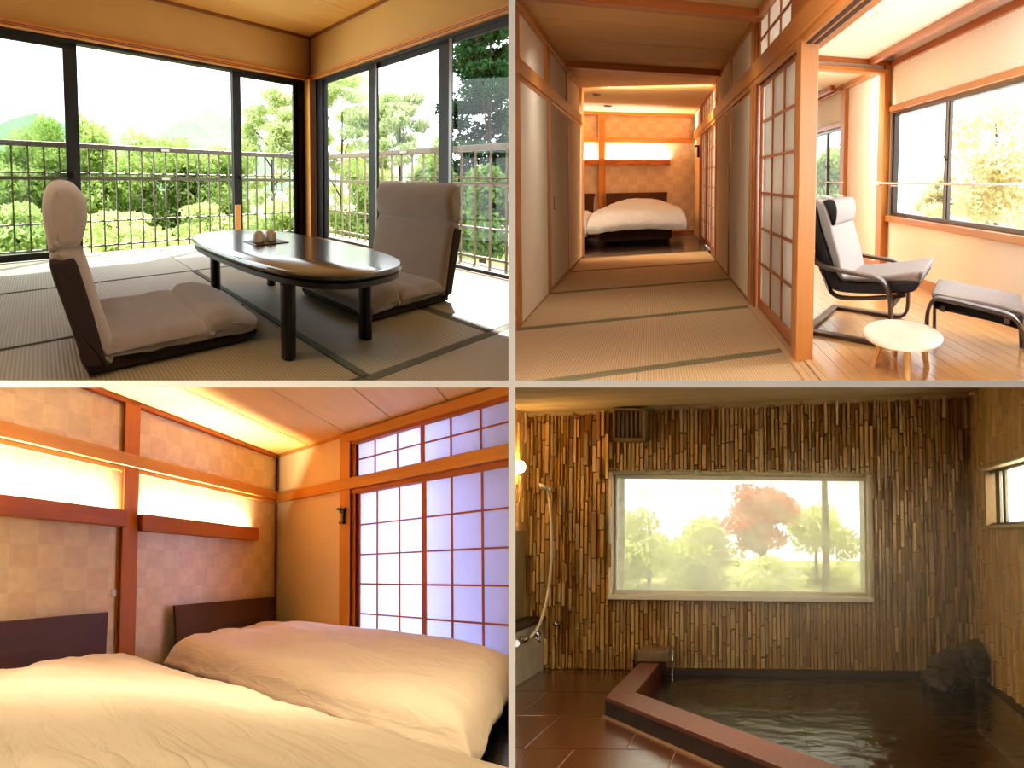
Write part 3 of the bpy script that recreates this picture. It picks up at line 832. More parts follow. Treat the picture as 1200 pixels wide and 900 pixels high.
sd_ = tagit(obj(R, 'smoke_detector', (lambda bm: lathe(bm, [(.0, 2.36), (.05, 2.362), (.055, 2.37), (.055, 2.386)], (-.80, 6.75), 18))(bmesh.new()), plain('detector_dark', '4a3520', .5), smooth=40), 'small round detector on the far bedroom ceiling near the left wall', 'detector', 'small ceiling fittings')
tagit(obj(R, 'spot_fitting', (lambda bm: lathe(bm, [(.0, 2.36), (.06, 2.364), (.066, 2.375), (.066, 2.386)], (-.74, 7.75), 18))(bmesh.new()), plain('detector_dark', '4a3520', .5), smooth=40), 'flat round fitting on the far bedroom ceiling close to the end wall', 'ceiling fitting', 'small ceiling fittings')

# far bedroom
YB = 8.42
dkf = wood('dark_floor_board', '2e1a12', 0, .22, .25)
bf = struct(R, 'floor', (-.6, 7.3, -.06))
for k in range(16):
    y = 6.265+.14*k
    obj(R, 'floor_board', B(-2.3, XR+.3, y+.001, y+.139, -.05, -.004, .002), dkf, bf, clip=K)
wb = struct(R, 'wall_back', (-.3, YB, 0))
def check_mat(name, c0, c1, ax, size, dim=0):
    def f():
        n = N(name); ck = n.node('ShaderNodeTexChecker'); ck.inputs['Scale'].default_value = 1.0
        sc = [0, 0, 0]; sc[ax] = 1/size; sc[2] = 1/size
        ad = n.node('ShaderNodeVectorMath', operation='ADD'); ad.inputs[1].default_value = (.5, .5, .13)
        n.link(n.scaled(tuple(sc)), ad.inputs[0]); n.link(ad.outputs[0], ck.inputs['Vector'])
        g = n.noise(14, 5)
        m1 = n.ramp(g, [(.3, shade(hx(c0), .9)), (.7, shade(hx(c0), 1.06))]); m2 = n.ramp(g, [(.3, shade(hx(c1), .9)), (.7, shade(hx(c1), 1.06))])
        n.link(m1, ck.inputs['Color1']); n.link(m2, ck.inputs['Color2'])
        n.link(ck.outputs['Color'], n.b.inputs['Base Color']); n.sett(Roughness=.8)
        n.bump(n.noise(220, 3), .0006)
        return n.m
    return mk(name, f)
wp2 = check_mat('check_paper_far', 'e0ccb0', 'd8c0a2', 0, .17)
obj(R, 'wallpaper', B(-2.3, XR+.1, YB, YB+.08, 0, 2.5), wp2, wb, clip=((0, 1),))
obj(R, 'post', B(-.965, -.845, YB-.04, YB+.02, 0, 2.40, .004), hw[2], wb)
obj(R, 'wall_rail', B(-2.3, XR, YB-.035, YB+.02, 1.80, 1.90, .004), hw[0], wb, clip=K)
obj(R, 'cornice', B(-2.3, XR, YB-.03, YB+.02, 2.325, 2.39, .004), hw[0], wb, clip=K)
obj(R, 'skirting', B(-2.3, XR, YB-.02, YB+.02, 0, .06), hb[0], wb, clip=K)
def shelf_light(room, base, x0, x1, y, z0, z1, label, depth=.09, L=30, axis=0, sgn=-1, wd=None):
    """wall-hung light trough: front board, floor board and a lit tube behind"""
    t = thing(room, 'shelf_light', label, 'wall light', base, 'wall light shelves')
    def q(u0, u1, d0, d1, a, b, bev=.002): return B(u0, u1, y+sgn*d0, y+sgn*d1, a, b, bev)
    obj(room, 'front_board', q(x0, x1, depth-.015, depth, z0, z1), wd, t, clip=K)
    obj(room, 'floor_board', q(x0, x1, .0, depth-.015, z0, z0+.014), wd, t, clip=K)
    obj(room, 'end_board', q(x1-.012, x1, 0, depth-.015, z0, z1), wd, t, clip=K)
    obj(room, 'end_board', q(x0, x0+.012, 0, depth-.015, z0, z1), wd, t, clip=K)
    bm = bmesh.new(); tube(bm, [(x0+.05, y+sgn*depth*.45, z0+.045), (x1-.05, y+sgn*depth*.45, z0+.045)], .011, 10)
    obj(room, 'light_tube', bm, emit('warm_tube_%d' % L, 'ffe9c4', L), t, clip=K)
    return t
shelf_light(R, (-.25, YB, 1.39), -.845, .36, YB, 1.385, 1.48, 'lit wooden light shelf on the far wall above the right-hand far bed', L=420, wd=hb[0])
shelf_light(R, (-1.4, YB, 1.39), -2.1, -.965, YB, 1.385, 1.48, 'lit wooden light shelf on the far wall left of the far post', L=420, wd=hb[0])
sconce_m = plain('black_iron', '15100c', .5, .1, 20, metal=.5)
bm = bmesh.new(); box(bm, XR-.05, XR, 7.40, 7.46, 1.48, 1.66, .006); box(bm, XR-.09, XR, 7.38, 7.48, 1.66, 1.69, .004)
tagit(obj(R, 'wall_hook', bm, sconce_m), 'small black iron fitting on the post at the far right of the corridor', 'wall fitting')
tagit(obj(R, 'light_switch', B(-1.06, -1.03, YB-.008, YB, .78, .84, .002), sconce_m), 'tiny dark switch beside the far post', 'switch')

def duvet(room, name, x0, x1, y0, y1, ztop, zbot, mat, parent, r=.16, dome=.08, wr=.02, seed=0, n=64, droop=None, head=0):
    """a filled quilt lying over a bed: rounded edges that hang down, folds in its cover"""
    rows = []; xc, yc, hx_, hy_ = (x0+x1)/2, (y0+y1)/2, (x1-x0)/2, (y1-y0)/2
    kx, ky = .72, .80
    def ax(s, h, k):
        a = abs(s)
        if a <= k: return math.copysign(a/k*(h-r), s), 0.0, a/k
        t = (a-k)/(1-k); an = min(1, t/.55)*math.pi/2
        d = r*(1-math.cos(an)); off = h-r+r*math.sin(an)
        if t > .55: d = r + (t-.55)/.45*(ztop-r-zbot); off = h + .02*math.sin((t-.55)*9)
        return math.copysign(off, s), d, 1.0
    for i in range(n+1):
        row = []
        for j in range(n+1):
            u, v = 2*i/n-1, 2*j/n-1
            ox, dx, ex = ax(u, hx_, kx); oy, dy, ey = ax(v, hy_, ky)
            dd = max(dx, dy) if max(dx, dy) > r else min(r, math.hypot(dx, dy))
            edge = max(dx, dy)/max(1e-6, ztop-zbot)
            x, y = xc+ox, yc+oy
            p = Vector((x*3.1+seed, y*1.4, seed*1.7))
            fold = noise.noise(Vector(((x+y*.55)*9+seed, (y-x*.4)*1.8, 0)))*wr + noise.noise(p*1.3)*wr*1.6
            cr = 1-abs(noise.noise(Vector(((x*.8+y*.6)*6.5+seed*3, (y*.8-x*.6)*1.5, seed))))*2
            cr2 = 1-abs(noise.noise(Vector(((x*.75+y*.65)*15+seed, (y*.75-x*.65)*3.2, seed+4))))*2
            fold += wr*(.55*max(0, cr)**3 + .35*max(0, cr2)**3)*(.35+.65*min(1, edge*3))
            z = ztop + dome*(1-ex*ex*.9)*(1-ey*ey*.75) - dd + fold*(1-.3*edge)
            push = noise.noise(Vector((x*5+seed, y*5, z*3)))*wr*1.3*edge
            row.append((x+math.copysign(push, ox)*.9, y+push*.8, max(z, zbot-.01)))
        rows.append(row)
    bm = bmesh.new(); grid(bm, rows)
    return obj(room, name, bm, mat, parent, smooth=True, clip=K)
def bed(room, label, x0, x1, yh, yf, hb_x, hb_z, dv, wd, cover, mat_m, legs=True, base_z=(.10, .27), frame_in=.06, **kw):
    """x across, head at yh, foot at yf"""
    s = 1 if yf > yh else -1
    t = thing(room, 'bed', label, 'bed', ((x0+x1)/2, (yh+yf)/2, 0), 'low beds under white quilts')
    bm = bmesh.new(); rows = []
    for k in range(7):
        z = hb_z[0] + (hb_z[1]-hb_z[0])*k/6; c = .05*math.sin(k/6*math.pi)
        rows.append([(hb_x[0]+c*.3, yh+s*(.02+c*.3), z), (hb_x[1]-c*.3, yh+s*(.02+c*.3), z), (hb_x[1]-c*.3, yh+s*(.055+c*.3), z), (hb_x[0]+c*.3, yh+s*(.055+c*.3), z)])
    grid(bm, rows, close_v=True, caps=True)
    obj(room, 'headboard', bm, wd, t, clip=K)
    obj(room, 'bed_frame', B(x0+frame_in, x1-frame_in, yh+s*.06, yf, *base_z, .006), wd, t, clip=K)
    for x in (x0+.13, x1-.13):
        for y in (yh+s*.3, yf-s*.10):
            bm = bmesh.new(); lathe(bm, [(.014, -.004), (.024, base_z[0])], (x, y), 10)
            obj(room, 'leg', bm, wd, t, clip=K)
    obj(room, 'mattress', B(x0+frame_in+.01, x1-frame_in-.01, yh+s*.08, yf-s*.02, base_z[1], dv[2]-.08, .03, 3), mat_m, t, clip=K)
    duvet(room, 'quilt', dv[0], dv[1], min(dv[3], dv[4]), max(dv[3], dv[4]), dv[2], dv[5], cover, t, **kw)
    return t
hbed = wood('dark_bed_wood', '3a1f15', 0, .6, .2, 60, .12)
linen = quilt_m('white_quilt_cover', 'f4eeea')
bed(R, 'far double bed with white quilt at the end of the corridor', -.86, .40, 8.40, 7.1, (-.83, .31), (.1, .845), (-.965, .56, .60, 7.0, 8.1, .24), hbed, linen, linen, r=.16, dome=.17, wr=.012, seed=3)
bed(R, 'far second bed mostly hidden by the left corridor wall', -2.2, -1.02, 8.40, 7.1, (-2.15, -1.04), (.1, .845), (-2.4, -1.0, .56, 7.0, 8.1, .2), hbed, linen, linen, r=.16, dome=.12, wr=.012, seed=5)

# ---------------- sun room on the right
XW = 2.6
oak = [wood('sunroom_oak', 'dba968', x, .2, .14, 40, .5) for x in (0, 1)]
sf = struct(R, 'floor', (1.8, 3.5, -.06))
k = 0; x = XR+.12
while x < XW:
    obj(R, 'floor_board', B(x+.0008, min(x+.0892, XW), .9+.6*(k % 2)-.6, 3.1+.5*(k % 3), -.05, -.002, .0012), oak[1], sf, clip=K)
    obj(R, 'floor_board', B(x+.0008, min(x+.0892, XW), 3.102+.5*(k % 3), 8.4, -.05, -.002, .0012), oak[1], sf, clip=K)
    x += .09; k += 1
ww = struct(R, 'wall_right', (XW, 3.5, 0))
obj(R, 'plaster', B(XW, XW+.1, .4, 4.12, 0, .60), sunpl, ww); obj(R, 'plaster', B(XW, XW+.1, .4, 4.12, 1.86, 2.6), sunpl, ww)
obj(R, 'plaster', B(XW, XW+.1, 4.12, 5.29, 0, 2.6), sunpl, ww); obj(R, 'plaster', B(XW, XW+.1, .4, 1.5, .6, 1.86), sunpl, ww)
obj(R, 'plaster', B(XW, XW+.1, 5.29, 8.5, 0, .60), sunpl, ww); obj(R, 'plaster', B(XW, XW+.1, 5.29, 8.5, 1.86, 2.6), sunpl, ww)
obj(R, 'plaster', B(XW, XW+.1, 7.3, 8.5, .6, 1.86), sunpl, ww)
obj(R, 'skirting', B(XW-.015, XW, .4, 8.4, 0, .085, .003), hw[1], ww)
obj(R, 'post', B(XW-.09, XW+.0, 4.10, 4.22, 0, 2.37, .004), hw[2], ww); obj(R, 'post', B(XW-.03, XW+.02, 4.22, 4.30, 0, 2.3, .004), hb[2], ww)
obj(R, 'post', B(XW-.06, XW+.0, 5.14, 5.27, 0, 2.33, .004), hw[2], ww)
obj(R, 'cornice', B(XW-.03, XW, .4, 4.12, 2.30, 2.37, .003), hb[1], ww); obj(R, 'cornice', B(XW-.06, XW, 4.3, 8.4, 2.29, 2.36, .003), hw[1], ww)
obj(R, 'pelmet', B(2.30, 2.36, .4, 4.10, 2.315, 2.385, .003), hb[1], ww)
obj(R, 'pelmet', B(2.40, 2.46, 5.3, 8.4, 2.29, 2.36, .003), hb[1], ww)
sc_ = struct(R, 'ceiling', (1.7, 3, 2.38))
obj(R, 'ceiling_panel', B(XR+.06, 2.32, .4, 4.10, 2.375, 2.42), sunpl, sc_); obj(R, 'ceiling_panel', B(2.32, XW+.1, .4, 4.10, 2.45, 2.5), hb[1], sc_)
obj(R, 'ceiling_panel', B(XR+.06, XW+.1, 4.10, 8.5, 2.36, 2.42), sunpl, sc_)
obj(R, 'roof_board', B(XR, XW+.12, .4, 8.6, 2.5, 2.6), hb[1], sc_)
hd = struct(R, 'trim_4', (1.7, 4.15, 2.25))
obj(R, 'header_panel', B(XR+.08, XW, 4.12, 4.17, 2.25, 2.42), sunpl, hd)
obj(R, 'header_beam', B(XR+.08, XW, 4.09, 4.19, 2.325, 2.378, .004), hb[0], hd)
obj(R, 'header_beam', B(XR+.08, XW-.05, 4.09, 4.19, 2.235, 2.28, .004), hw[0], hd)
pane_sun = glass('sunroom_glass', (.97, .98, .97), .04)
def win(nm, y0, y1, mull, z0=.66, z1=1.80, yl=None):
    d = struct(R, nm, (XW, (y0+y1)/2, z0))
    obj(R, 'lintel', B(XW-.03, XW+.1, y0-.12, y1+.12, z1+.012, z1+.072, .003), hw[1], d)
    obj(R, 'sill', B(XW-.045, XW+.1, y0-.12, y1+.12, z0-.065, z0-.005, .003), hw[1], d)
    for q in ((y1, y1+.13), (y0-.13, y0)): obj(R, 'side_trim', B(XW-.005, XW+.1, *q, z0-.005, z1+.012), sunpl, d)
    for q in ((z0, z0+.035), (z1-.035, z1)): obj(R, 'frame_rail', B(XW+.02, XW+.08, y0, y1, *q), frame_dk, d)
    for q in ((y0, y0+.04), (y1-.04, y1)): obj(R, 'frame_jamb', B(XW+.02, XW+.08, *q, z0, z1), frame_dk, d)
    obj(R, 'mullion', B(XW+.025, XW+.06, mull-.02, mull+.04, z0, z1), frame_dk, d)
    obj(R, 'metal_edge', B(XW+.018, XW+.026, mull-.012, mull+.008, z0+.03, z1-.03), silver, d)
    obj(R, 'latch', (lambda bm: tube(bm, [(XW+.015, mull, 1.23), (XW+.005, mull, 1.25), (XW+.005, mull+.02, 1.27)], .008, 8))(bmesh.new()), frame_dk, d)
    obj(R, 'pane', B(XW+.04, XW+.044, y0+.02, mull, z0+.02, z1-.02), pane_sun, d); obj(R, 'pane', B(XW+.054, XW+.058, mull, y1-.02, z0+.02, z1-.02), pane_sun, d)
    return d
win('window_4', 1.62, 4.08, 3.19); win('window_5', 5.31, 7.2, 5.88, .62)
# white drying rods across the windows
whm = plain('white_rod', 'ece6da', .35, .02)
for y0, y1, x, lab in ((1.9, 4.15, 2.50, 'thin white drying rod across the big sun room window'), (5.06, 6.7, 2.50, 'thin white drying rod across the far sun room window')):
    t = thing(R, 'drying_rod', lab, 'rod', (x, y1, 1.02), 'drying rods')
    bm = bmesh.new(); tube(bm, [(x, y0, 1.025), (x, y1, 1.02)], .011, 10); obj(R, 'rod', bm, whm, t, smooth=True)
    obj(R, 'wall_bracket', B(x-.02, XW, y1-.03, y1+.03, 1.0, 1.04, .004), whm, t)
    bm = bmesh.new(); tube(bm, [(x, y1-.6, .995), (x, y1-.25, .995)], .006, 8); obj(R, 'hanger_bar', bm, whm, t)
t = thing(R, 'downlight', 'round recessed white downlight in the sun room ceiling', 'light', (1.64, 2.96, 2.36))
obj(R, 'ring', (lambda bm: lathe(bm, [(.062, 2.376), (.064, 2.366), (.084, 2.366), (.088, 2.376)], (1.64, 2.96), 28, caps=False))(bmesh.new()), plain('downlight_ring', 'd8cdb8', .4), t, smooth=40)
obj(R, 'bulb', (lambda bm: lathe(bm, [(.0, 2.355), (.03, 2.357), (.05, 2.368), (.056, 2.376)], (1.64, 2.96), 24))(bmesh.new()), emit('bulb_glow', 'fff2e0', 1.6), t, smooth=True)

# bentwood armchair: s forward, l across, z up
bent = plain('dark_bentwood', '3c2a22', .35, .15, 20, spec=.5)
cgrey = plain('grey_chair_canvas', '857c7a', .9, .08, 40, .0008, 300)
cblack = plain('black_chair_canvas', '221d1d', .9, .08, 40, .0008, 300)
strap_m = plain('white_strap', 'eeeae4', .7, .02)
f_ = Vector((.707, -.707, 0)); l_ = Vector((.707, .707, 0)); P0 = Vector((1.04, 2.685, 0))
T = Matrix.Identity(4); T.col[0][:3] = f_; T.col[1][:3] = l_; T.col[3][:3] = P0
W_ = .655
ch = thing(R, 'armchair', 'bentwood cantilever armchair with grey cushion in the sun room', 'chair', (1.45, 2.78, 0))
def side_rib(name, pts, l, w, th, m, n=7):
    P = [T @ Vector((p.x, l, p.z)) for p in spline([(s, 0, z) for s, z in pts], n)]
    return obj(R, name, ribbon(bmesh.new(), P, w, th, l_), m, ch, smooth=60)
armp = [(.0, .014), (.25, .014), (.50, .014), (.57, .03), (.60, .085), (.602, .20), (.592, .33), (.56, .405), (.50, .437), (.42, .448), (.32, .456), (.19, .470), (.11, .490), (.05, .525), (.005, .60), (-.02, .66), (-.03, .72)]
for l in (.03, W_-.03): side_rib('arm_frame', armp, l, .055, .024, bent)
seatp = [(-.035, .88), (-.02, .74), (.04, .58), (.10, .45), (.145, .35), (.175, .295), (.225, .268), (.30, .266), (.45, .285), (.60, .315), (.68, .335)]
for l in (.085, W_-.085): side_rib('seat_frame', seatp, l, .04, .022, bent)
obj(R, 'floor_bar', box(bmesh.new(), -.012, .045, 0, W_, .003, .026, .004, T=T), bent, ch)
for s, z in ((.60, .27), (.11, .455)): obj(R, 'stretcher', box(bmesh.new(), s-.015, s+.015, .05, W_-.05, z-.02, z+.02, .004, T=T), bent, ch)
def sp2(pts, n=5): return [(p.x, p.z) for p in spline([(s, 0, z) for s, z in pts], n)][:-1]
body = sp2([(-.03, .90), (-.015, .74), (.05, .58), (.115, .44), (.16, .35), (.22, .305), (.45, .315), (.70, .355), (.755, .40), (.745, .44), (.50, .395), (.27, .375), (.215, .43), (.165, .55), (.10, .72), (.055, .88), (.02, .925), (-.03, .90)])
obj(R, 'cushion', puff(bmesh.new(), body, .065, W_-.065, .02, T), cblack, ch, smooth=True)
top = sp2([(.01, .915), (.05, .885), (.10, .72), (.165, .55), (.205, .44), (.25, .385), (.30, .38), (.50, .40), (.735, .425), (.765, .43), (.785, .49), (.75, .495), (.50, .44), (.31, .415), (.265, .43), (.235, .55), (.18, .72), (.12, .89), (.05, .94), (.01, .915)])
obj(R, 'cushion_cover', puff(bmesh.new(), top, .07, W_-.07, .02, T, wr=.004), cgrey, ch, smooth=True)
pil = sp2([(.10, .925), (.085, .86), (.115, .77), (.155, .755), (.19, .77), (.20, .86), (.18, .925), (.14, .94), (.10, .925)])
pl_ = obj(R, 'head_pillow', puff(bmesh.new(), pil, .10, W_-.10, .018, T), cgrey, ch, smooth=True)
obj(R, 'pillow_side', puff(bmesh.new(), pil, .092, .104, .004, T), cblack, pl_, smooth=True)
for l in (.20, W_-.20):
    P = [T @ Vector((p.x, l, p.z)) for p in spline([(-.034, 0, .84), (-.034, 0, .90), (0, 0, .948), (.06, 0, .958), (.12, 0, .945)], 5)]
    obj(R, 'strap', ribbon(bmesh.new(), P, .035, .004, l_), strap_m, pl_)
P = [T @ Vector((s, .058, z)) for s, z in ((.125, .40), (.165, .31))]
obj(R, 'tie_strap', ribbon(bmesh.new(), P, .012, .004, (0, 0, 1)), strap_m, ch)

# footstool
q0 = Vector((1.98, 2.11, 0)); e1 = Vector((.275, -.40, 0)); e2 = Vector((.335, .345, 0))
T2 = Matrix.Identity(4); T2.col[0][:3] = e1; T2.col[1][:3] = e2; T2.col[3][:3] = q0
ft = thing(R, 'footstool', 'bentwood footstool with grey cushion in front of the armchair', 'footstool', tuple(q0))
for l in (-.46, .46):
    P = [T2 @ Vector((p.x, l, p.z)) for p in spline([(-.54, 0, .004), (-.545, 0, .12), (-.54, 0, .24), (-.49, 0, .315), (-.38, 0, .345), (0, 0, .335), (.34, 0, .322), (.46, 0, .29), (.53, 0, .2), (.56, 0, .1), (.575, 0, .004)], 6)]
    obj(R, 'side_frame', ribbon(bmesh.new(), P, .05, .022, e2), bent, ft, smooth=60)
for s in (-.36, .36): obj(R, 'stretcher', box(bmesh.new(), s-.03, s+.03, -.44, .44, .26, .295, .004, T=T2), bent, ft)
pr = [(-.46, .275), (.46, .262), (.49, .29), (.45, .325), (-.44, .345), (-.48, .31)]
def sp3(p): return [(q.x, q.z) for q in spline([(s, 0, z) for s, z in p+[p[0]]], 5)][:-1]
obj(R, 'cushion', puff(bmesh.new(), sp3([(-.45, .262), (.45, .25), (.48, .28), (.44, .31), (-.43, .325), (-.47, .29)]), -.40, .40, .03, T2), cblack, ft, smooth=True)
obj(R, 'cushion_cover', puff(bmesh.new(), sp3([(-.46, .312), (.44, .295), (.49, .30), (.46, .345), (-.42, .362), (-.485, .335)]), -.405, .405, .02, T2, wr=.004), cgrey, ft, smooth=True)

# round side table
pale = wood('pale_birch', 'f7eedd', 1, .35, .06, 40)
rt = thing(R, 'round_side_table', 'small round pale wooden side table with splayed legs', 'table', (1.395, 2.02, 0))
obj(R, 'tabletop', (lambda bm: lathe(bm, [(.195, .172), (.212, .176), (.220, .186), (.220, .196), (.213, .204), (.200, .205)], (1.395, 2.02), 44))(bmesh.new()), pale, rt, smooth=45)
for a, b in ((-.148, .055), (-.058, -.148), (.142, -.045), (.055, .148)):
    bm = bmesh.new(); tube(bm, [(1.395+a*.72, 2.02+b*.72, .178), (1.395+a, 2.02+b, 0)], [.021, .014], 12)
    obj(R, 'leg', bm, wood('leg_birch', 'd8ac6c', 2, .4, .08), rt, smooth=50)

# trees and slope outside the sun room
for i, (x, y, z0, z1, r, k, lab) in enumerate(((2.68+.6, 6.47+.7, .40, 1.75, .55, 'mid', 'green tree filling the left half of the far sun room window'), (4.6, 8.6, .45, 2.1, .5, 'mid', 'green tree in the right half of the far sun room window'),
        (5.2, 5.2, .10, 2.2, .85, 'pale', 'pale yellow tree filling the right pane of the big sun room window'), (6.5, 4.2, .15, 2.9, .85, 'pale', 'tall pale tree at the right edge of the big sun room window'), (6.6, 8.2, .0, 1.1, .6, 'pale', 'low pale tree just right of the big window stile'))):
    rr = np.random.default_rng(80+i)
    t = thing(R, 'leafy_tree', lab, 'tree', (x, y, z0-1.6))
    foliage('foliage', R, blobs_for(x, y, z0, z1, r, rr, 16), 7000, .045, LEAF[k] if k == 'mid' else leafmat('leaf_autumn', 'd8d0a0', 'f0e8c8'), t, 90+i)
    bm = bmesh.new(); tube(bm, [(x, y, z0-1.6), (x+.03, y, z0+.5*(z1-z0)), (x, y+.05, z1-.3)], [.05, .035, .015], 8)
    obj(R, 'trunk', bm, barkm, t, smooth=True)
bm = bmesh.new()
grid(bm, [[(x, y, -2.0+.12*(x-4)+.2*noise.noise(Vector((x*.4, y*.4, 2)))) for y in np.linspace(-2, 13, 14)] for x in np.linspace(7, 26, 18)])
obj(R, 'ground', bm, plain('grassy_slope', 'b9b47c', .95, .25, 1.2), kind='structure', smooth=True)

# ================================================================ lower left: bedroom
# plan: a along the headboard wall from the far corner towards the viewer, b along the paper screens, z up
R = BED; K = ((0, -1), (2, -1))
bw = [wood('bedroom_wood', 'c68838', x, .5, .22, 60, .15) for x in (0, 1, 2)]
br = [wood('bedroom_red_wood', 'a0541e', x, .55, .22, 60, .12) for x in (0, 1, 2)]
bceil = wood('bedroom_ceiling_board', 'ecc878', 0, .6, .1, 40)
bplas = plain('bedroom_plaster', 'e8d4a4', .9, .03, 3, .0006, 200)
shoji_b = paper('bedroom_shoji_paper', 'dde3ff', .55)  # paper tinted blue to carry the colour of the daylight
wp3 = check_mat('check_paper_bedroom', 'e6d0a2', 'dec69b', 0, .168)
dkf3 = wood('bedroom_dark_floor', '1d1512', 1, .2, .25)

fl = struct(R, 'floor', (1.5, 1.5, -.05))
for k in range(34):
    a = .0+.14*k
    obj(R, 'floor_board', B(a+.001, a+.139, .0, 4.2, -.06, 0, .002), dkf3, fl, clip=K)
obj(R, 'threshold', B(-.05, .10, .9, 2.6, -.03, .03, .004), br[1], fl, clip=K)
wl = struct(R, 'wall_back', (2, 0, 0))
obj(R, 'wallpaper', B(-.1, 4.7, -.1, 0, -.05, 2.6), wp3, wl, clip=K)
obj(R, 'post', B(1.872, 2.008, -.02, .035, 0, 2.42, .004), wood('post_wood', 'b06428', 2, .55, .22, 60, .12), wl, clip=K)
obj(R, 'post_edge', B(2.008, 2.035, -.02, .012, 0, 1.32), br[2], wl); obj(R, 'post_edge', B(1.858, 1.872, -.02, .008, 0, 1.42), br[2], wl)  # left strip: a shadow line beside the post, put in as darker wood
obj(R, 'wall_rail', B(0, 4.7, -.02, .045, 1.835, 1.945, .005), bw[0], wl)
obj(R, 'rail_lip', B(0, 4.7, -.02, .03, 1.79, 1.83, .003), bw[0], wl)
obj(R, 'cornice', B(0, 4.7, -.02, .035, 2.365, 2.415, .004), br[0], wl, clip=K)
obj(R, 'corner_bead', B(0, .018, 0, .018, 0, 2.37), br[2], wl)
shelf_light(R, (1.15, 0, 1.32), .425, 1.862, 0, 1.305, 1.445, 'lit wooden light shelf right of the bedroom post', depth=.10, L=480, sgn=1, wd=br[0])
shelf_light(R, (2.8, 0, 1.32), 2.0, 3.9, 0, 1.325, 1.455, 'lit wooden light shelf left of the bedroom post', depth=.10, L=480, sgn=1, wd=br[0])
ivory = plain('ivory_switch', 'e8dcc0', .5, .02)
for a, lab in ((2.05, 'small ivory switch left of the bedroom post'), (1.835, 'small ivory switch right of the bedroom post')):
    t = thing(R, 'light_switch', lab, 'switch', (a, 0, .77), 'bedroom switches')
    obj(R, 'plate', B(a-.022, a+.022, 0, .010, .755, .815, .003), ivory, t); obj(R, 'rocker', B(a-.012, a+.012, .010, .014, .768, .80, .002), ivory, t)

wr = struct(R, 'wall_right', (0, 1.2, 0))
obj(R, 'plaster', B(-.1, 0, -.1, .92, -.05, 2.6), bplas, wr)
obj(R, 'plaster', B(-.1, -.02, .92, 2.6, 2.34, 2.6), bplas, wr, clip=K)
obj(R, 'post', B(-.06, .03, .91, 1.03, 0, 2.40, .005), bw[2], wr)
obj(R, 'jamb', B(-.06, .0, 1.03, 1.078, 0, 2.31, .003), br[2], wr)
obj(R, 'wall_rail', B(-.06, .04, 0, 2.6, 1.80, 1.915, .005), bw[1], wr, clip=K)
obj(R, 'head_rail', B(-.06, .012, 1.03, 2.6, 1.745, 1.795, .003), br[1], wr, clip=K)
obj(R, 'top_beam', B(-.06, .035, 1.0, 2.6, 2.30, 2.395, .004), bw[1], wr, clip=K)
obj(R, 'top_beam_lip', B(-.06, .012, 1.03, 2.6, 2.27, 2.30), br[1], wr, clip=K)
obj(R, 'cornice', B(-.02, .016, 0, .92, 2.375, 2.41), bw[1], wr)
zs = (.20, .505, .81, 1.11, 1.42)
lattice('door_1', -.045, (1.30, 1.522), zs, 1.078, 1.775, .03, 1.75, .04, (.04, .008), .014, R, br, shoji_b, -.014)
lattice('door_2', -.015, (1.982, 2.207, 2.43), zs, 1.735, 2.65, .03, 1.75, .04, (.04, .008), .016, R, br, shoji_b, -.014)
lattice('window_1', -.045, (1.276, 1.503), (2.11,), 1.06, 1.765, 1.915, 2.30, .035, (.015, .015), .014, R, br, shoji_b, -.014)
lattice('window_2', -.02, (1.977, 2.2, 2.42), (2.10,), 1.725, 2.65, 1.905, 2.28, .035, (.015, .015), .014, R, br, shoji_b, -.014)
t = thing(R, 'wall_hook', 'black iron wall bracket on the post between plaster and paper screens', 'wall fitting', (.03, .955, 1.44))
obj(R, 'top_plate', B(.03, .10, .915, 1.0, 1.585, 1.605, .004), sconce_m, t); obj(R, 'stem', B(.03, .06, .945, .975, 1.455, 1.585, .006), sconce_m, t)
obj(R, 'foot', B(.03, .08, .93, .98, 1.44, 1.462, .004), sconce_m, t); obj(R, 'collar', B(.03, .075, .935, .985, 1.555, 1.585, .006), sconce_m, t)

ce = struct(R, 'ceiling', (2, 1.5, 2.41))
bs = [-.02, .49, .975, 1.465, 1.955, 2.44, 2.93, 3.42, 3.9]
for b0, b1 in zip(bs[:-1], bs[1:]): obj(R, 'ceiling_board', B(-.05, 4.7, b0+.004, b1-.004, 2.41, 2.45, .004), bceil, ce, clip=K)
obj(R, 'roof_board', B(-.1, 4.7, -.1, 4, 2.46, 2.5), br[0], ce, clip=K)

cream = quilt_m('cream_quilt_cover', 'eadcc4')
bed(R, 'right double bed under a cream quilt beside the paper screens', .02, 1.52, .02, 2.30, (.09, 1.515), (.02, .645), (.03, 1.60, .36, .10, 2.44, .07), hbed, cream, cream, base_z=(.08, .22), r=.17, dome=.085, wr=.026, seed=11, n=110)
bed(R, 'left double bed under a cream quilt nearest the viewer', 2.1, 3.6, .02, 2.75, (2.125, 3.65), (.02, .64), (1.99, 3.85, .37, .14, 2.95, .06), hbed, cream, cream, base_z=(.08, .22), r=.19, dome=.10, wr=.022, seed=17, n=120)

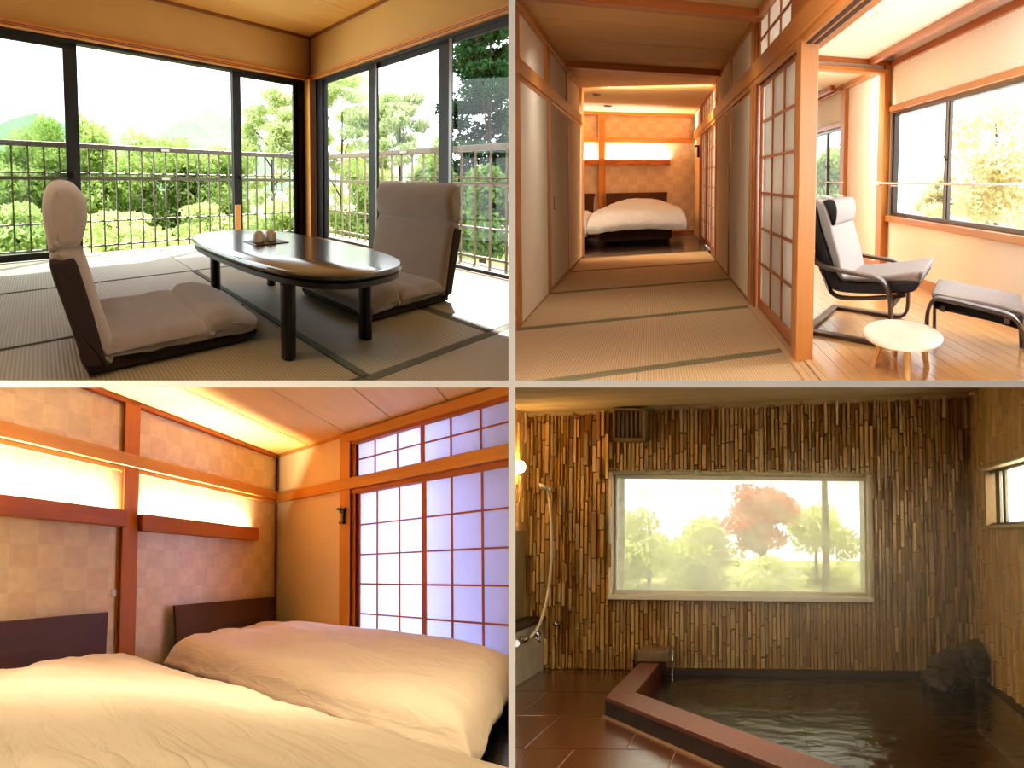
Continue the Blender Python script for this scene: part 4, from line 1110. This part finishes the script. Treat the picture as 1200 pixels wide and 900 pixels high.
# ================================================================ lower right: stone bath
# plan: x to the right along the window wall, y towards that wall, z up
R = BATH; K = ((0, 1), (2, -1))
def stone_m(name, c):
    def f():
        n = N(name); cc = hx(c)
        g = n.noise((18, 18, 5), 4)
        n.link(n.ramp(g, [(.25, shade(cc, .72)), (.5, cc), (.78, shade(cc, 1.22))]), n.b.inputs['Base Color'])
        n.sett(Roughness=.42); n.b.inputs['Specular IOR Level'].default_value = .5
        n.bump(n.noise(55, 5), .006, .8)
        return n.m
    return mk(name, f)
strip_m = stone_m('split_stone_strip', 'c49c58')
back_m = plain('stone_bed_mortar', '6e5430', .9, .1, 20)
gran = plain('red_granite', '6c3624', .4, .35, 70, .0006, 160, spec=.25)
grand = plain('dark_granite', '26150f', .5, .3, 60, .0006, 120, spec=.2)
YB, XL, XR = 3.63, -2.12, 1.84
WX0, WX1, WZ0, WZ1 = -1.36, .90, .64, 1.73
rs = random.Random(5)
def strips(nm, parent, u0, u1, z0, z1, put, holes=()):
    """rough upright stone strips, each its own block of its own depth, laid side by side"""
    bm = bmesh.new(); u = u0
    while u < u1:
        w = rs.uniform(.026, .042); z = z0 - rs.uniform(0, .3)
        while z < z1:
            h = rs.uniform(.14, .42); a, b = max(z, z0), min(z+h, z1)
            if b-a > .01 and not any(hu0 < u+w*.5 < hu1 and not (b <= hz0 or a >= hz1) for hu0, hu1, hz0, hz1 in holes):
                d = rs.uniform(.010, .030) if rs.random() < .82 else rs.uniform(.028, .045)
                put(bm, u+.0015, min(u+w-.0015, u1), a+.001, b-.001, d, rs.uniform(-.006, .006))
            elif b-a > .01:
                for hu0, hu1, hz0, hz1 in holes:
                    if hu0 < u+w*.5 < hu1:
                        for p, q in ((a, min(b, hz0)), (max(a, hz1), b)):
                            if q-p > .012: put(bm, u+.0015, u+w-.0015, p, q-.001, rs.uniform(.010, .03), 0)
            z += h
        u += w
    return obj(R, nm, bm, strip_m, parent, kind='stuff', clip=K)
def blk(bm, pts_f, pts_b):
    f = [bm.verts.new(p) for p in pts_f]; b = [bm.verts.new(p) for p in pts_b]
    bm.faces.new(f)
    for i in range(4): bm.faces.new([f[i], b[i], b[(i+1) % 4], f[(i+1) % 4]])
def put_back(bm, u0, u1, z0, z1, d, sk):
    c = .004
    blk(bm, [(u0+c, YB-d-sk, z0+c), (u1-c, YB-d+sk, z0+c), (u1-c, YB-d+sk*.5, z1-c), (u0+c, YB-d-sk*1.5, z1-c)], [(u0, YB, z0), (u1, YB, z0), (u1, YB, z1), (u0, YB, z1)])
def put_right(bm, u0, u1, z0, z1, d, sk):
    c = .004
    blk(bm, [(XR-d-sk, u0+c, z0+c), (XR-d+sk, u1-c, z0+c), (XR-d+sk, u1-c, z1-c), (XR-d-sk, u0+c, z1-c)], [(XR, u0, z0), (XR, u1, z0), (XR, u1, z1), (XR, u0, z1)])
def put_left(bm, u0, u1, z0, z1, d, sk):
    c = .004; d *= .6
    blk(bm, [(XL+d-sk, u0+c, z0+c), (XL+d+sk, u1-c, z0+c), (XL+d+sk, u1-c, z1-c), (XL+d-sk, u0+c, z1-c)], [(XL, u0, z0), (XL, u1, z0), (XL, u1, z1), (XL, u0, z1)])
wb = struct(R, 'wall_back', (0, YB, 0))
for x0, x1, z0, z1 in ((-2.3, WX0, -.6, 2.6), (WX1, 2.1, -.6, 2.6), (WX0, WX1, -.6, WZ0), (WX0, WX1, WZ1, 2.6)):
    obj(R, 'wall_bed', B(x0, x1, YB, YB+.30, z0, z1), back_m, wb, clip=K)
strips('stone_strips', wb, XL, XR, 0, 2.55, put_back, ((WX0, WX1, WZ0, WZ1),))
wr = struct(R, 'wall_right', (XR, 2.5, 0))
for y0, y1, z0, z1 in ((.4, 1.9, -.6, 2.7), (3.42, YB+.3, -.6, 2.7), (1.9, 3.42, -.6, 1.28), (1.9, 3.42, 1.76, 2.7)):
    obj(R, 'wall_bed', B(XR, XR+.22, y0, y1, z0, z1), back_m, wr, clip=K)
strips('stone_strips', wr, 1.2, YB-.02, 0, 2.6, put_right, ((1.9, 3.42, 1.28, 1.76),))
wl = struct(R, 'wall_left', (XL, 3, 0))
obj(R, 'wall_bed', B(XL-.1, XL, 1.0, YB+.3, -.6, 2.6), back_m, wl, clip=K)
strips('stone_strips', wl, 3.2, YB-.02, .4, 2.3, put_left)
ce = struct(R, 'ceiling', (0, 2.5, 2.4))
cm = plain('bath_ceiling', 'b39a6c', .8, .05, 6, .001, 120)
bm = bmesh.new(); n_ = 12
for k in range(30):
    y0, y1 = .4+.112*k, .4+.112*k+.107
    zl, zr = 2.225, 2.46
    f = [bm.verts.new(p) for p in ((-2.3, y0, zl-.01), (2.1, y0, zr+.01), (2.1, y1, zr+.01), (-2.3, y1, zl-.01))]
    g = [bm.verts.new((v.co.x, v.co.y, v.co.z+.03)) for v in f]
    bm.faces.new(f); bm.faces.new(g[::-1])
    for i in range(4): bm.faces.new([f[i], g[i], g[(i+1) % 4], f[(i+1) % 4]])
o = obj(R, 'ceiling_boards', bm, cm, ce, clip=K); o['kind'] = 'stuff'
obj(R, 'roof_board', B(-2.3, 2.1, .4, YB+.3, 2.52, 2.6), back_m, ce, clip=K)
obj(R, 'cornice', (lambda bm: grid(bm, [[(x, YB-.05, z+.0), (x, YB-.02, z-.03), (x, YB, z-.03), (x, YB, z+.02)] for x, z in ((XL, 2.232), (XR, 2.452))], close_v=True, caps=True))(bmesh.new()), plain('pale_cornice', 'c4ac7c', .7), ce, clip=K)

# big window, steamed glass, rough stone reveal
steam_gl = None
def fog(name, a):
    def f():
        n = N(name); n.t.nodes.remove(n.b)
        tr = n.node('ShaderNodeBsdfTransparent'); tr.inputs[0].default_value = (1, .98, .92, 1)
        tl = n.node('ShaderNodeBsdfTranslucent'); tl.inputs[0].default_value = (1, .97, .86, 1)
        g = n.noise((3, 3, 5), 4)
        mr = n.node('ShaderNodeMapRange'); mr.inputs[1].default_value = .3; mr.inputs[2].default_value = .7; mr.inputs[3].default_value = a-.14; mr.inputs[4].default_value = a+.14
        n.link(g, mr.inputs[0])
        mx = n.node('ShaderNodeMixShader'); n.link(mr.outputs[0], mx.inputs[0])
        n.link(tr.outputs[0], mx.inputs[1]); n.link(tl.outputs[0], mx.inputs[2])
        n.link(mx.outputs[0], n.t.nodes['Material Output'].inputs[0])
        return n.m
    return mk(name, f)
wn = struct(R, 'window_1', (-.2, YB+.1, WZ0))
rev = stone_m('rough_reveal', 'b8a070')
fr_w = plain('white_window_frame', 'e6e0cc', .5, .03)
bm = bmesh.new()
grid(bm, [[(x, YB-.035+.01*rs.random(), WZ1+.03*rs.random()), (x, YB+.02, WZ1-.02+.012*rs.random()), (x, YB+.15, WZ1-.03+.012*rs.random()), (x, YB+.26, WZ1-.03)] for x in np.linspace(WX0-.02, WX1+.04, 60)])
obj(R, 'head_stone', bm, rev, wn)
obj(R, 'side_stone', B(WX1-.0, WX1+.035, YB-.045, YB+.28, WZ0-.0, WZ1, .006), rev, wn); obj(R, 'side_stone', B(WX0-.03, WX0+.0, YB-.03, YB+.28, WZ0, WZ1, .006), fr_w, wn)
obj(R, 'sill', B(WX0-.03, WX1+.035, YB-.05, YB+.28, WZ0-.03, WZ0+.012, .005), fr_w, wn)
for q in ((WX0, WX0+.014), (WX1-.014, WX1)): obj(R, 'frame_jamb', B(*q, YB+.05, YB+.10, WZ0, WZ1), fr_w, wn)
obj(R, 'frame_rail', B(WX0, WX1, YB+.04, YB+.10, WZ0, WZ0+.04), fr_w, wn); obj(R, 'frame_rail', B(WX0, WX1, YB+.05, YB+.10, WZ1-.05, WZ1-.02), fr_w, wn)
obj(R, 'pane', B(WX0+.008, WX1-.008, YB+.072, YB+.078, WZ0+.03, WZ1-.04), fog('steamed_glass', .45), wn)
w2 = struct(R, 'window_2', (XR+.1, 2.7, 1.28))
alu = plain('grey_aluminium', '6c6456', .4, .05, 12, metal=.5)
obj(R, 'head_stone', B(XR-.045, XR+.2, 1.9, 3.44, 1.745, 1.785, .008), rev, w2); obj(R, 'sill', B(XR-.045, XR+.2, 1.9, 3.44, 1.255, 1.285, .008), rev, w2)
for q in ((3.30, 3.36), (3.22, 3.26), (1.9, 1.96)): obj(R, 'frame_jamb', B(XR+.05, XR+.10, *q, 1.28, 1.76), alu, w2)
for q in ((1.28, 1.31), (1.72, 1.76)): obj(R, 'frame_rail', B(XR+.05, XR+.10, 1.9, 3.42, *q), alu, w2)
obj(R, 'pane', B(XR+.07, XR+.075, 1.93, 3.34, 1.30, 1.74), fog('steamed_glass', .5), w2)

# floor tiles
fl = struct(R, 'floor', (0, 2, -.1))
grout = plain('pale_grout', '8d6a50', .5, .1, 30)
tilem = plain('red_stone_tile', '542a1b', .15, .3, 45, .002, 60, spec=.55)
P_A, P_B = Vector((-1.06, 2.72, 0)), Vector((1.5, .93, 0))
nrm_out = Vector(((P_B-P_A).y, -(P_B-P_A).x, 0)).normalized()
if nrm_out.y > 0: nrm_out = -nrm_out
def outside(bm, y0):
    """keep only what lies outside the sunken bath"""
    if y0 >= 2.70: bmesh.ops.bisect_plane(bm, geom=list(bm.verts)+list(bm.edges)+list(bm.faces), plane_co=Vector((-1.0, 0, 0)), plane_no=Vector((1, 0, 0)), clear_outer=True)
    else: bmesh.ops.bisect_plane(bm, geom=list(bm.verts)+list(bm.edges)+list(bm.faces), plane_co=P_A, plane_no=-nrm_out, clear_outer=True)
    return bm
for y0, y1 in ((2.71, 3.63), (.3, 2.71)): obj(R, 'grout_bed', outside(B(-2.2, 2.0, y0, y1, -.05, -.005), y0), grout, fl, clip=K)
row = 0; y = 2.71+.4*2
for row in range(9):
    y0 = 3.11-.4*(row-1) - .4+.4; y0 = 3.51-.4*row; y1 = min(y0+.4, YB)
    off = -1.35 if row % 2 == 1 else -1.07
    for k in range(-4, 9):
        x0 = off+.56*k; x1 = x0+.56
        if x1 < -2.2 or x0 > 2.0: continue
        bm = outside(B(max(x0, -2.2)+.003, x1-.003, y0+.003, y1-.003, -.04, 0, .0015), y0+.001)
        if len(bm.verts) < 4: bm.free(); continue
        o = obj(R, 'floor_tile', bm, tilem, fl, clip=K)
        if len(o.data.vertices) == 0: bpy.data.objects.remove(o)

# sunken bath: granite rim, inner walls, tiled bottom, water
bt = thing(R, 'sunken_bath', 'sunken stone bath with red granite rim filled with still water under the window', 'bath', (.3, 2.9, -.6))
w = .165; t_in = -nrm_out*w
D_ = (P_B-P_A).normalized()
inA = Vector((-.893, 0, 0)); s_ = (inA.x-(P_A+t_in).x)/D_.x; inA = P_A+t_in+D_*s_
def pz(v): return (v.x, v.y)
rim = prism(bmesh.new(), [pz(P_A), pz(P_B), pz(P_B+t_in), pz(inA)], -.25, .12)
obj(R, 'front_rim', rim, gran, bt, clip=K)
obj(R, 'left_rim', prism(bmesh.new(), [(-1.06, 2.723), pz(Vector((inA.x, inA.y+.002, 0))), (-.893, YB-.02), (-1.06, YB-.02)], -.25, .12), gran, bt, clip=K)
# dark front face with its foot strip
o1, o2 = P_A+nrm_out*.003, P_B+nrm_out*.003
bm = bmesh.new(); grid(bm, [[tuple(P_A.lerp(P_B, k/40)+nrm_out*(.004+.003*rs.random())+Vector((0, 0, z))) for k in range(41)] for z in (.004, .04, .075, .098)])
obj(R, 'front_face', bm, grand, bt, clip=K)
obj(R, 'foot_strip', prism(bmesh.new(), [pz(P_A+nrm_out*.03), pz(P_B+nrm_out*.03), pz(P_B), pz(P_A)], 0, .008), plain('pale_foot_strip', '8c6a4c', .4, .2, 30), bt, clip=K)
obj(R, 'side_face', B(-1.064, -1.06, 2.72, 3.6, .0, .10), grand, bt, clip=K)
poly = [pz(inA), (1.84, 1.0), (1.84, YB), (-.893, YB)]
obj(R, 'back_ledge', B(-.90, XR-.045, YB-.06, YB-.03, -.6, .03, .004), grand, bt, clip=K)
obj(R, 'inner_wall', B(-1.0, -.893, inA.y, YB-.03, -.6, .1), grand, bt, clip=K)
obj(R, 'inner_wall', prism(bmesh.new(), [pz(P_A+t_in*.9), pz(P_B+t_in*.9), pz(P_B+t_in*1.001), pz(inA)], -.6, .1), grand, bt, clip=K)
for i in range(7):
    for j in range(7):
        x0, y0 = -.893+.4*i, 1.2+.4*j
        if x0 > 1.8 or y0 > 3.6: continue
        q = Vector((x0+.4, y0+.4, 0))
        if (q-P_A-t_in).dot(nrm_out) > 0: continue
        obj(R, 'bottom_tile', B(x0+.004, min(x0+.396, 1.80), y0+.004, min(y0+.396, 3.6), -.5, -.46, .002), plain('bath_bottom_tile', '96553c', .3, .3, 45), bt)
obj(R, 'bottom_bed', B(-1.0, 1.80, .8, 3.58, -.56, -.472), grout, bt, clip=K)
def water_m():
    n = N('bath_water'); n.t.nodes.remove(n.b)
    tr = n.node('ShaderNodeBsdfTransparent'); tr.inputs[0].default_value = (.66, .46, .33, 1)
    gl = n.node('ShaderNodeBsdfGlossy'); gl.inputs['Roughness'].default_value = .16
    fr = n.node('ShaderNodeFresnel'); fr.inputs[0].default_value = 1.45
    bp = n.node('ShaderNodeBump'); bp.inputs['Strength'].default_value = 1; bp.inputs['Distance'].default_value = .03
    n.link(n.noise((5, 9, 5), 4), bp.inputs['Height']); n.link(bp.outputs[0], gl.inputs['Normal']); n.link(bp.outputs[0], fr.inputs['Normal'])
    mx = n.node('ShaderNodeMixShader'); n.link(fr.outputs[0], mx.inputs[0])
    n.link(tr.outputs[0], mx.inputs[1]); n.link(gl.outputs[0], mx.inputs[2]); n.link(mx.outputs[0], n.t.nodes['Material Output'].inputs[0])
    return n.m
bm = bmesh.new(); bm.faces.new([bm.verts.new((x, y, -.025)) for x, y in (pz(inA), pz(P_B+t_in), (1.80, YB-.06), (-.893, YB-.06))])
obj(R, 'water', bm, water_m(), bt, clip=K)
# spout block with tap
chrome = plain('chrome', 'c9ccd0', .12, .02, metal=1)
t = thing(R, 'bath_tap', 'chrome bath tap on a low stone block at the back left corner of the bath', 'tap', (-.95, 3.52, .12))
obj(R, 'stone_block', B(-1.09, -.815, 3.44, 3.60, .121, .215, .008), stone_m('spout_stone', '7c6040'), t)
bm = bmesh.new(); tube(bm, spline([(-.80, 3.50, .20), (-.785, 3.45, .215), (-.78, 3.42, .20), (-.78, 3.41, .14)], 5), .014, 10); obj(R, 'spout', bm, chrome, t, smooth=True)
bm = bmesh.new(); lathe(bm, [(.02, .20), (.026, .21), (.022, .235), (.008, .24)], (-.80, 3.50), 14); obj(R, 'tap_knob', bm, chrome, t, smooth=40)
bm = bmesh.new(); tube(bm, [(-.78, 3.41, .14), (-.78, 3.408, 0), (-.782, 3.405, -.025)], [.008, .010, .014], 8); obj(R, 'running_water', bm, glass('running_water', (.85, .87, .88), .25), t, smooth=True)
# rocks in the right corner
rockm = stone_m('dark_rock', '30231a')
for k, (x, y, z, rx, ry, rz, lab) in enumerate(((1.52, 3.42, .10, .17, .14, .16, 'broad low dark rock in the back right corner of the bath'), (1.70, 3.42, .18, .14, .13, .15, 'topmost dark rock of the corner pile under the small window'), (1.40, 3.38, .02, .13, .12, .13, 'leftmost dark rock of the corner pile, at the waterline'))):
    bm = bmesh.new(); bmesh.ops.create_icosphere(bm, subdivisions=4, radius=1)
    for v in bm.verts:
        d = 1+.30*noise.noise(v.co*1.3+Vector((k*7, 0, 0)))+.12*noise.noise(v.co*4+Vector((k, 5, 0)))
        v.co = Vector((x+min(v.co.x*rx*d, XR-x-.01), y+v.co.y*ry*d, z+v.co.z*rz*d))
    tagit(obj(R, 'rock', bm, rockm, smooth=60, clip=K), lab, 'rock', 'corner rocks')
# vent box
vm = plain('vent_brown', '7c6238', .6, .06)
t = thing(R, 'wall_vent', 'square louvred wall vent near the ceiling, left above the window', 'vent', (-1.17, 3.6, 1.98))
obj(R, 'frame', B(-1.315, -1.035, 3.50, 3.60, 2.24, 2.262, .003), vm, t); obj(R, 'frame', B(-1.315, -1.035, 3.50, 3.60, 1.983, 2.005, .003), vm, t)
for q in ((-1.315, -1.295), (-1.065, -1.035)): obj(R, 'frame', B(*q, 3.50, 3.60, 1.983, 2.262, .003), vm, t)
for k in range(6):
    x = -1.285+.038*k
    obj(R, 'louvre', B(x, x+.026, 3.515, 3.56, 2.005, 2.24, .004), vm, t)
obj(R, 'back_plate', B(-1.3, -1.05, 3.56, 3.62, 1.99, 2.255), plain('vent_dark', '3f2f18', .8), t)
# washing ledge with marble front
marb = plain('stained_marble', 'b8b098', .35, .22, 10, .001, 60)
t = thing(R, 'washing_ledge', 'stained marble washing ledge with a dark stone top at the left wall', 'ledge', (-2.03, 3.3, 0))
obj(R, 'marble_front', B(XL, -1.95, 2.5, 3.60, 0, .415), marb, t, clip=K); obj(R, 'stone_top', B(XL, -1.93, 2.5, 3.615, .415, .452, .005), grand, t, clip=K)
t = thing(R, 'shower', 'wall shower with a hanging white hose in the back left corner', 'shower', (-1.9, 3.58, .35))
hose_m = plain('white_hose', 'd8cdb2', .4, .03)
bm = bmesh.new(); tube(bm, spline([(-1.885, 3.53, 1.55), (-1.862, 3.52, 1.42), (-1.845, 3.52, 1.2), (-1.845, 3.52, .95), (-1.852, 3.49, .70), (-1.868, 3.44, .50), (-1.885, 3.37, .39), (-1.90, 3.30, .345), (-1.905, 3.26, .345)], 8), .012, 8); obj(R, 'hose', bm, hose_m, t, smooth=True)
bm = bmesh.new(); tube(bm, [(-1.94, 3.49, 1.575), (-1.905, 3.51, 1.57), (-1.885, 3.53, 1.55)], [.03, .024, .013], 12); obj(R, 'shower_head', bm, hose_m, t, smooth=True)
obj(R, 'head_bracket', B(-1.90, -1.86, 3.53, 3.62, 1.535, 1.575, .005), chrome, t)
bm = bmesh.new(); tube(bm, [(-1.95, 3.26, .345), (-1.90, 3.26, .345)], .022, 14); tube(bm, [(-1.905, 3.16, .345), (-1.905, 3.42, .345)], .016, 12); tube(bm, [(-1.905, 3.36, .345), (-1.87, 3.36, .33), (-1.84, 3.36, .30)], .010, 10); obj(R, 'mixer', bm, chrome, t, smooth=True)
for y in (3.16, 3.42):
    bm = bmesh.new(); tube(bm, [(-1.905, y-.02, .345), (-1.905, y+.02, .345)], .026, 14); obj(R, 'mixer_knob', bm, chrome, t, smooth=50)
tagit(obj(R, 'wall_tap', (lambda bm: (tube(bm, [(-1.815, 3.62, .40), (-1.815, 3.54, .40)], .016, 10), tube(bm, [(-1.845, 3.55, .40), (-1.785, 3.55, .40)], .008, 8), bm)[-1])(bmesh.new()), chrome, smooth=True), 'small chrome stop tap on the stone wall beside the shower hose', 'tap')
# panel added to cast a slanting shadow, and lamp on the left wall
obj(R, 'shadow_panel', B(XL, XL+.035, 2.9, 3.55, .46, 1.20, .004), plain('bath_panel', '8c7a58', .5), wl, clip=K)
t = thing(R, 'wall_lamp', 'round glowing wall lamp high on the left wall of the bath', 'wall light', (XL+.06, 3.40, 1.72))
obj(R, 'globe', (lambda bm: lathe(bm, [(.002, 1.68), (.03, 1.69), (.045, 1.72), (.045, 1.745), (.03, 1.775), (.002, 1.785)], (XL+.052, 3.42), 20))(bmesh.new()), emit('lamp_globe', 'ffcf85', 80), t, smooth=True, clip=K)
obj(R, 'lamp_base', B(XL, XL+.03, 3.36, 3.44, 1.69, 1.78, .004), chrome, t, clip=K)

# garden behind the steamed window
lm_red = leafmat('leaf_red', 'e07468', 'f0aa9c', .65); lm_yg = leafmat('leaf_yellowgreen', 'ccd680', 'e8ecb4', .65)
for i, (x, y, z0, z1, r, m, lab, tr) in enumerate(((-.2, 7.5, .85, 2.05, .75, lm_red, 'red maple in the middle of the steamed bath window', 1), (-2.0, 7.0, -.2, 1.5, .8, lm_yg, 'yellow-green bush at the left of the steamed bath window', 0), (-1.2, 7.9, -.2, 1.45, .85, lm_yg, 'yellow-green bush left of the red maple', 0),
        (.97, 8.0, -.2, 1.7, .85, lm_yg, 'yellow-green bush right of the red maple', 0), (.0, 6.2, -.3, .75, .8, lm_yg, 'low green bush in front of the red maple', 0), (-2.9, 9, -.2, 1.6, .8, lm_yg, 'far yellow-green bush at the window edge', 0))):
    rr = np.random.default_rng(120+i)
    x, y, z0, z1, r = x*1.4, y*1.4, 1.2+(z0-1.2)*1.4, 1.2+(z1-1.2)*1.4, r*1.4
    t = thing(R, 'maple_tree' if m is lm_red else 'garden_bush', lab, 'tree' if m is lm_red else 'shrub', (x, y, -.9))
    foliage('foliage', R, blobs_for(x, y, z0, z1, r, rr, 12), 7000, .06, m, t, 130+i)
    bm = bmesh.new(); tube(bm, [(x+.2*tr, y, -.9), (x+.22*tr, y, .5), (x, y, z1-.3)], [.06, .05, .02], 8)
    if tr: tube(bm, [(x+.22, y, .5), (x-.35, y, 1.4)], [.04, .015], 7); tube(bm, [(x+.22, y, .6), (x+.5, y, 1.5)], [.04, .015], 7)
    obj(R, 'trunk', bm, barkm, t, smooth=True)
bm = bmesh.new(); tube(bm, [(1.4, 9.8, -.9), (1.43, 9.8, 1.0), (1.4, 9.8, 2.9)], [.10, .085, .07], 9)
tagit(obj(R, 'tree_trunk', bm, barkm, smooth=True), 'bare grey trunk at the right of the steamed bath window', 'tree')
bm = bmesh.new()
grid(bm, [[(x, y, -.55+.05*(y-4)+.08*noise.noise(Vector((x, y, 5)))) for y in np.linspace(3.95, 17, 20)] for x in np.linspace(-6, 6, 14)])
obj(R, 'ground', bm, plain('bath_garden_ground', 'a8ac60', .95, .25, 1.5), kind='structure', smooth=True, clip=((0, 1),))

# ---------------------------------------------------------------- haze over the valley
def volmat(name, col, dens, aniso=.0):
    m = bpy.data.materials.new(name); m.use_nodes = True; t = m.node_tree
    t.nodes.remove(t.nodes['Principled BSDF'])
    v = t.nodes.new('ShaderNodeVolumeScatter'); v.inputs['Color'].default_value = (*col, 1); v.inputs['Density'].default_value = dens; v.inputs['Anisotropy'].default_value = aniso
    t.links.new(v.outputs[0], t.nodes['Material Output'].inputs['Volume'])
    return m

hz = obj(EYE0, 'valley_haze', B(-420, -.5, 95, 760, 5, 190), volmat('haze', (1, 1, 1), .00012), kind='stuff')

def steam_mat(dens):
    m = volmat('steam', (1, .97, .92), dens); t = m.node_tree
    tc = t.nodes.new('ShaderNodeTexCoord'); mp = t.nodes.new('ShaderNodeMapping'); mp.vector_type = 'TEXTURE'
    mp.inputs['Location'].default_value = (.5, .5, .5); mp.inputs['Scale'].default_value = (.5, .5, .5)
    g = t.nodes.new('ShaderNodeTexGradient'); g.gradient_type = 'SPHERICAL'
    k = t.nodes.new('ShaderNodeMath'); k.operation = 'MULTIPLY'; k.inputs[1].default_value = dens
    t.links.new(tc.outputs['Generated'], mp.inputs['Vector']); t.links.new(mp.outputs[0], g.inputs['Vector']); t.links.new(g.outputs['Fac'], k.inputs[0])
    v = [n for n in t.nodes if n.type == 'VOLUME_SCATTER'][0]; t.links.new(k.outputs[0], v.inputs['Density'])
    return m
st = obj(BATH, 'steam', B(-.6, 1.78, 1.5, 3.55, .02, 1.75), steam_mat(.075), kind='stuff')
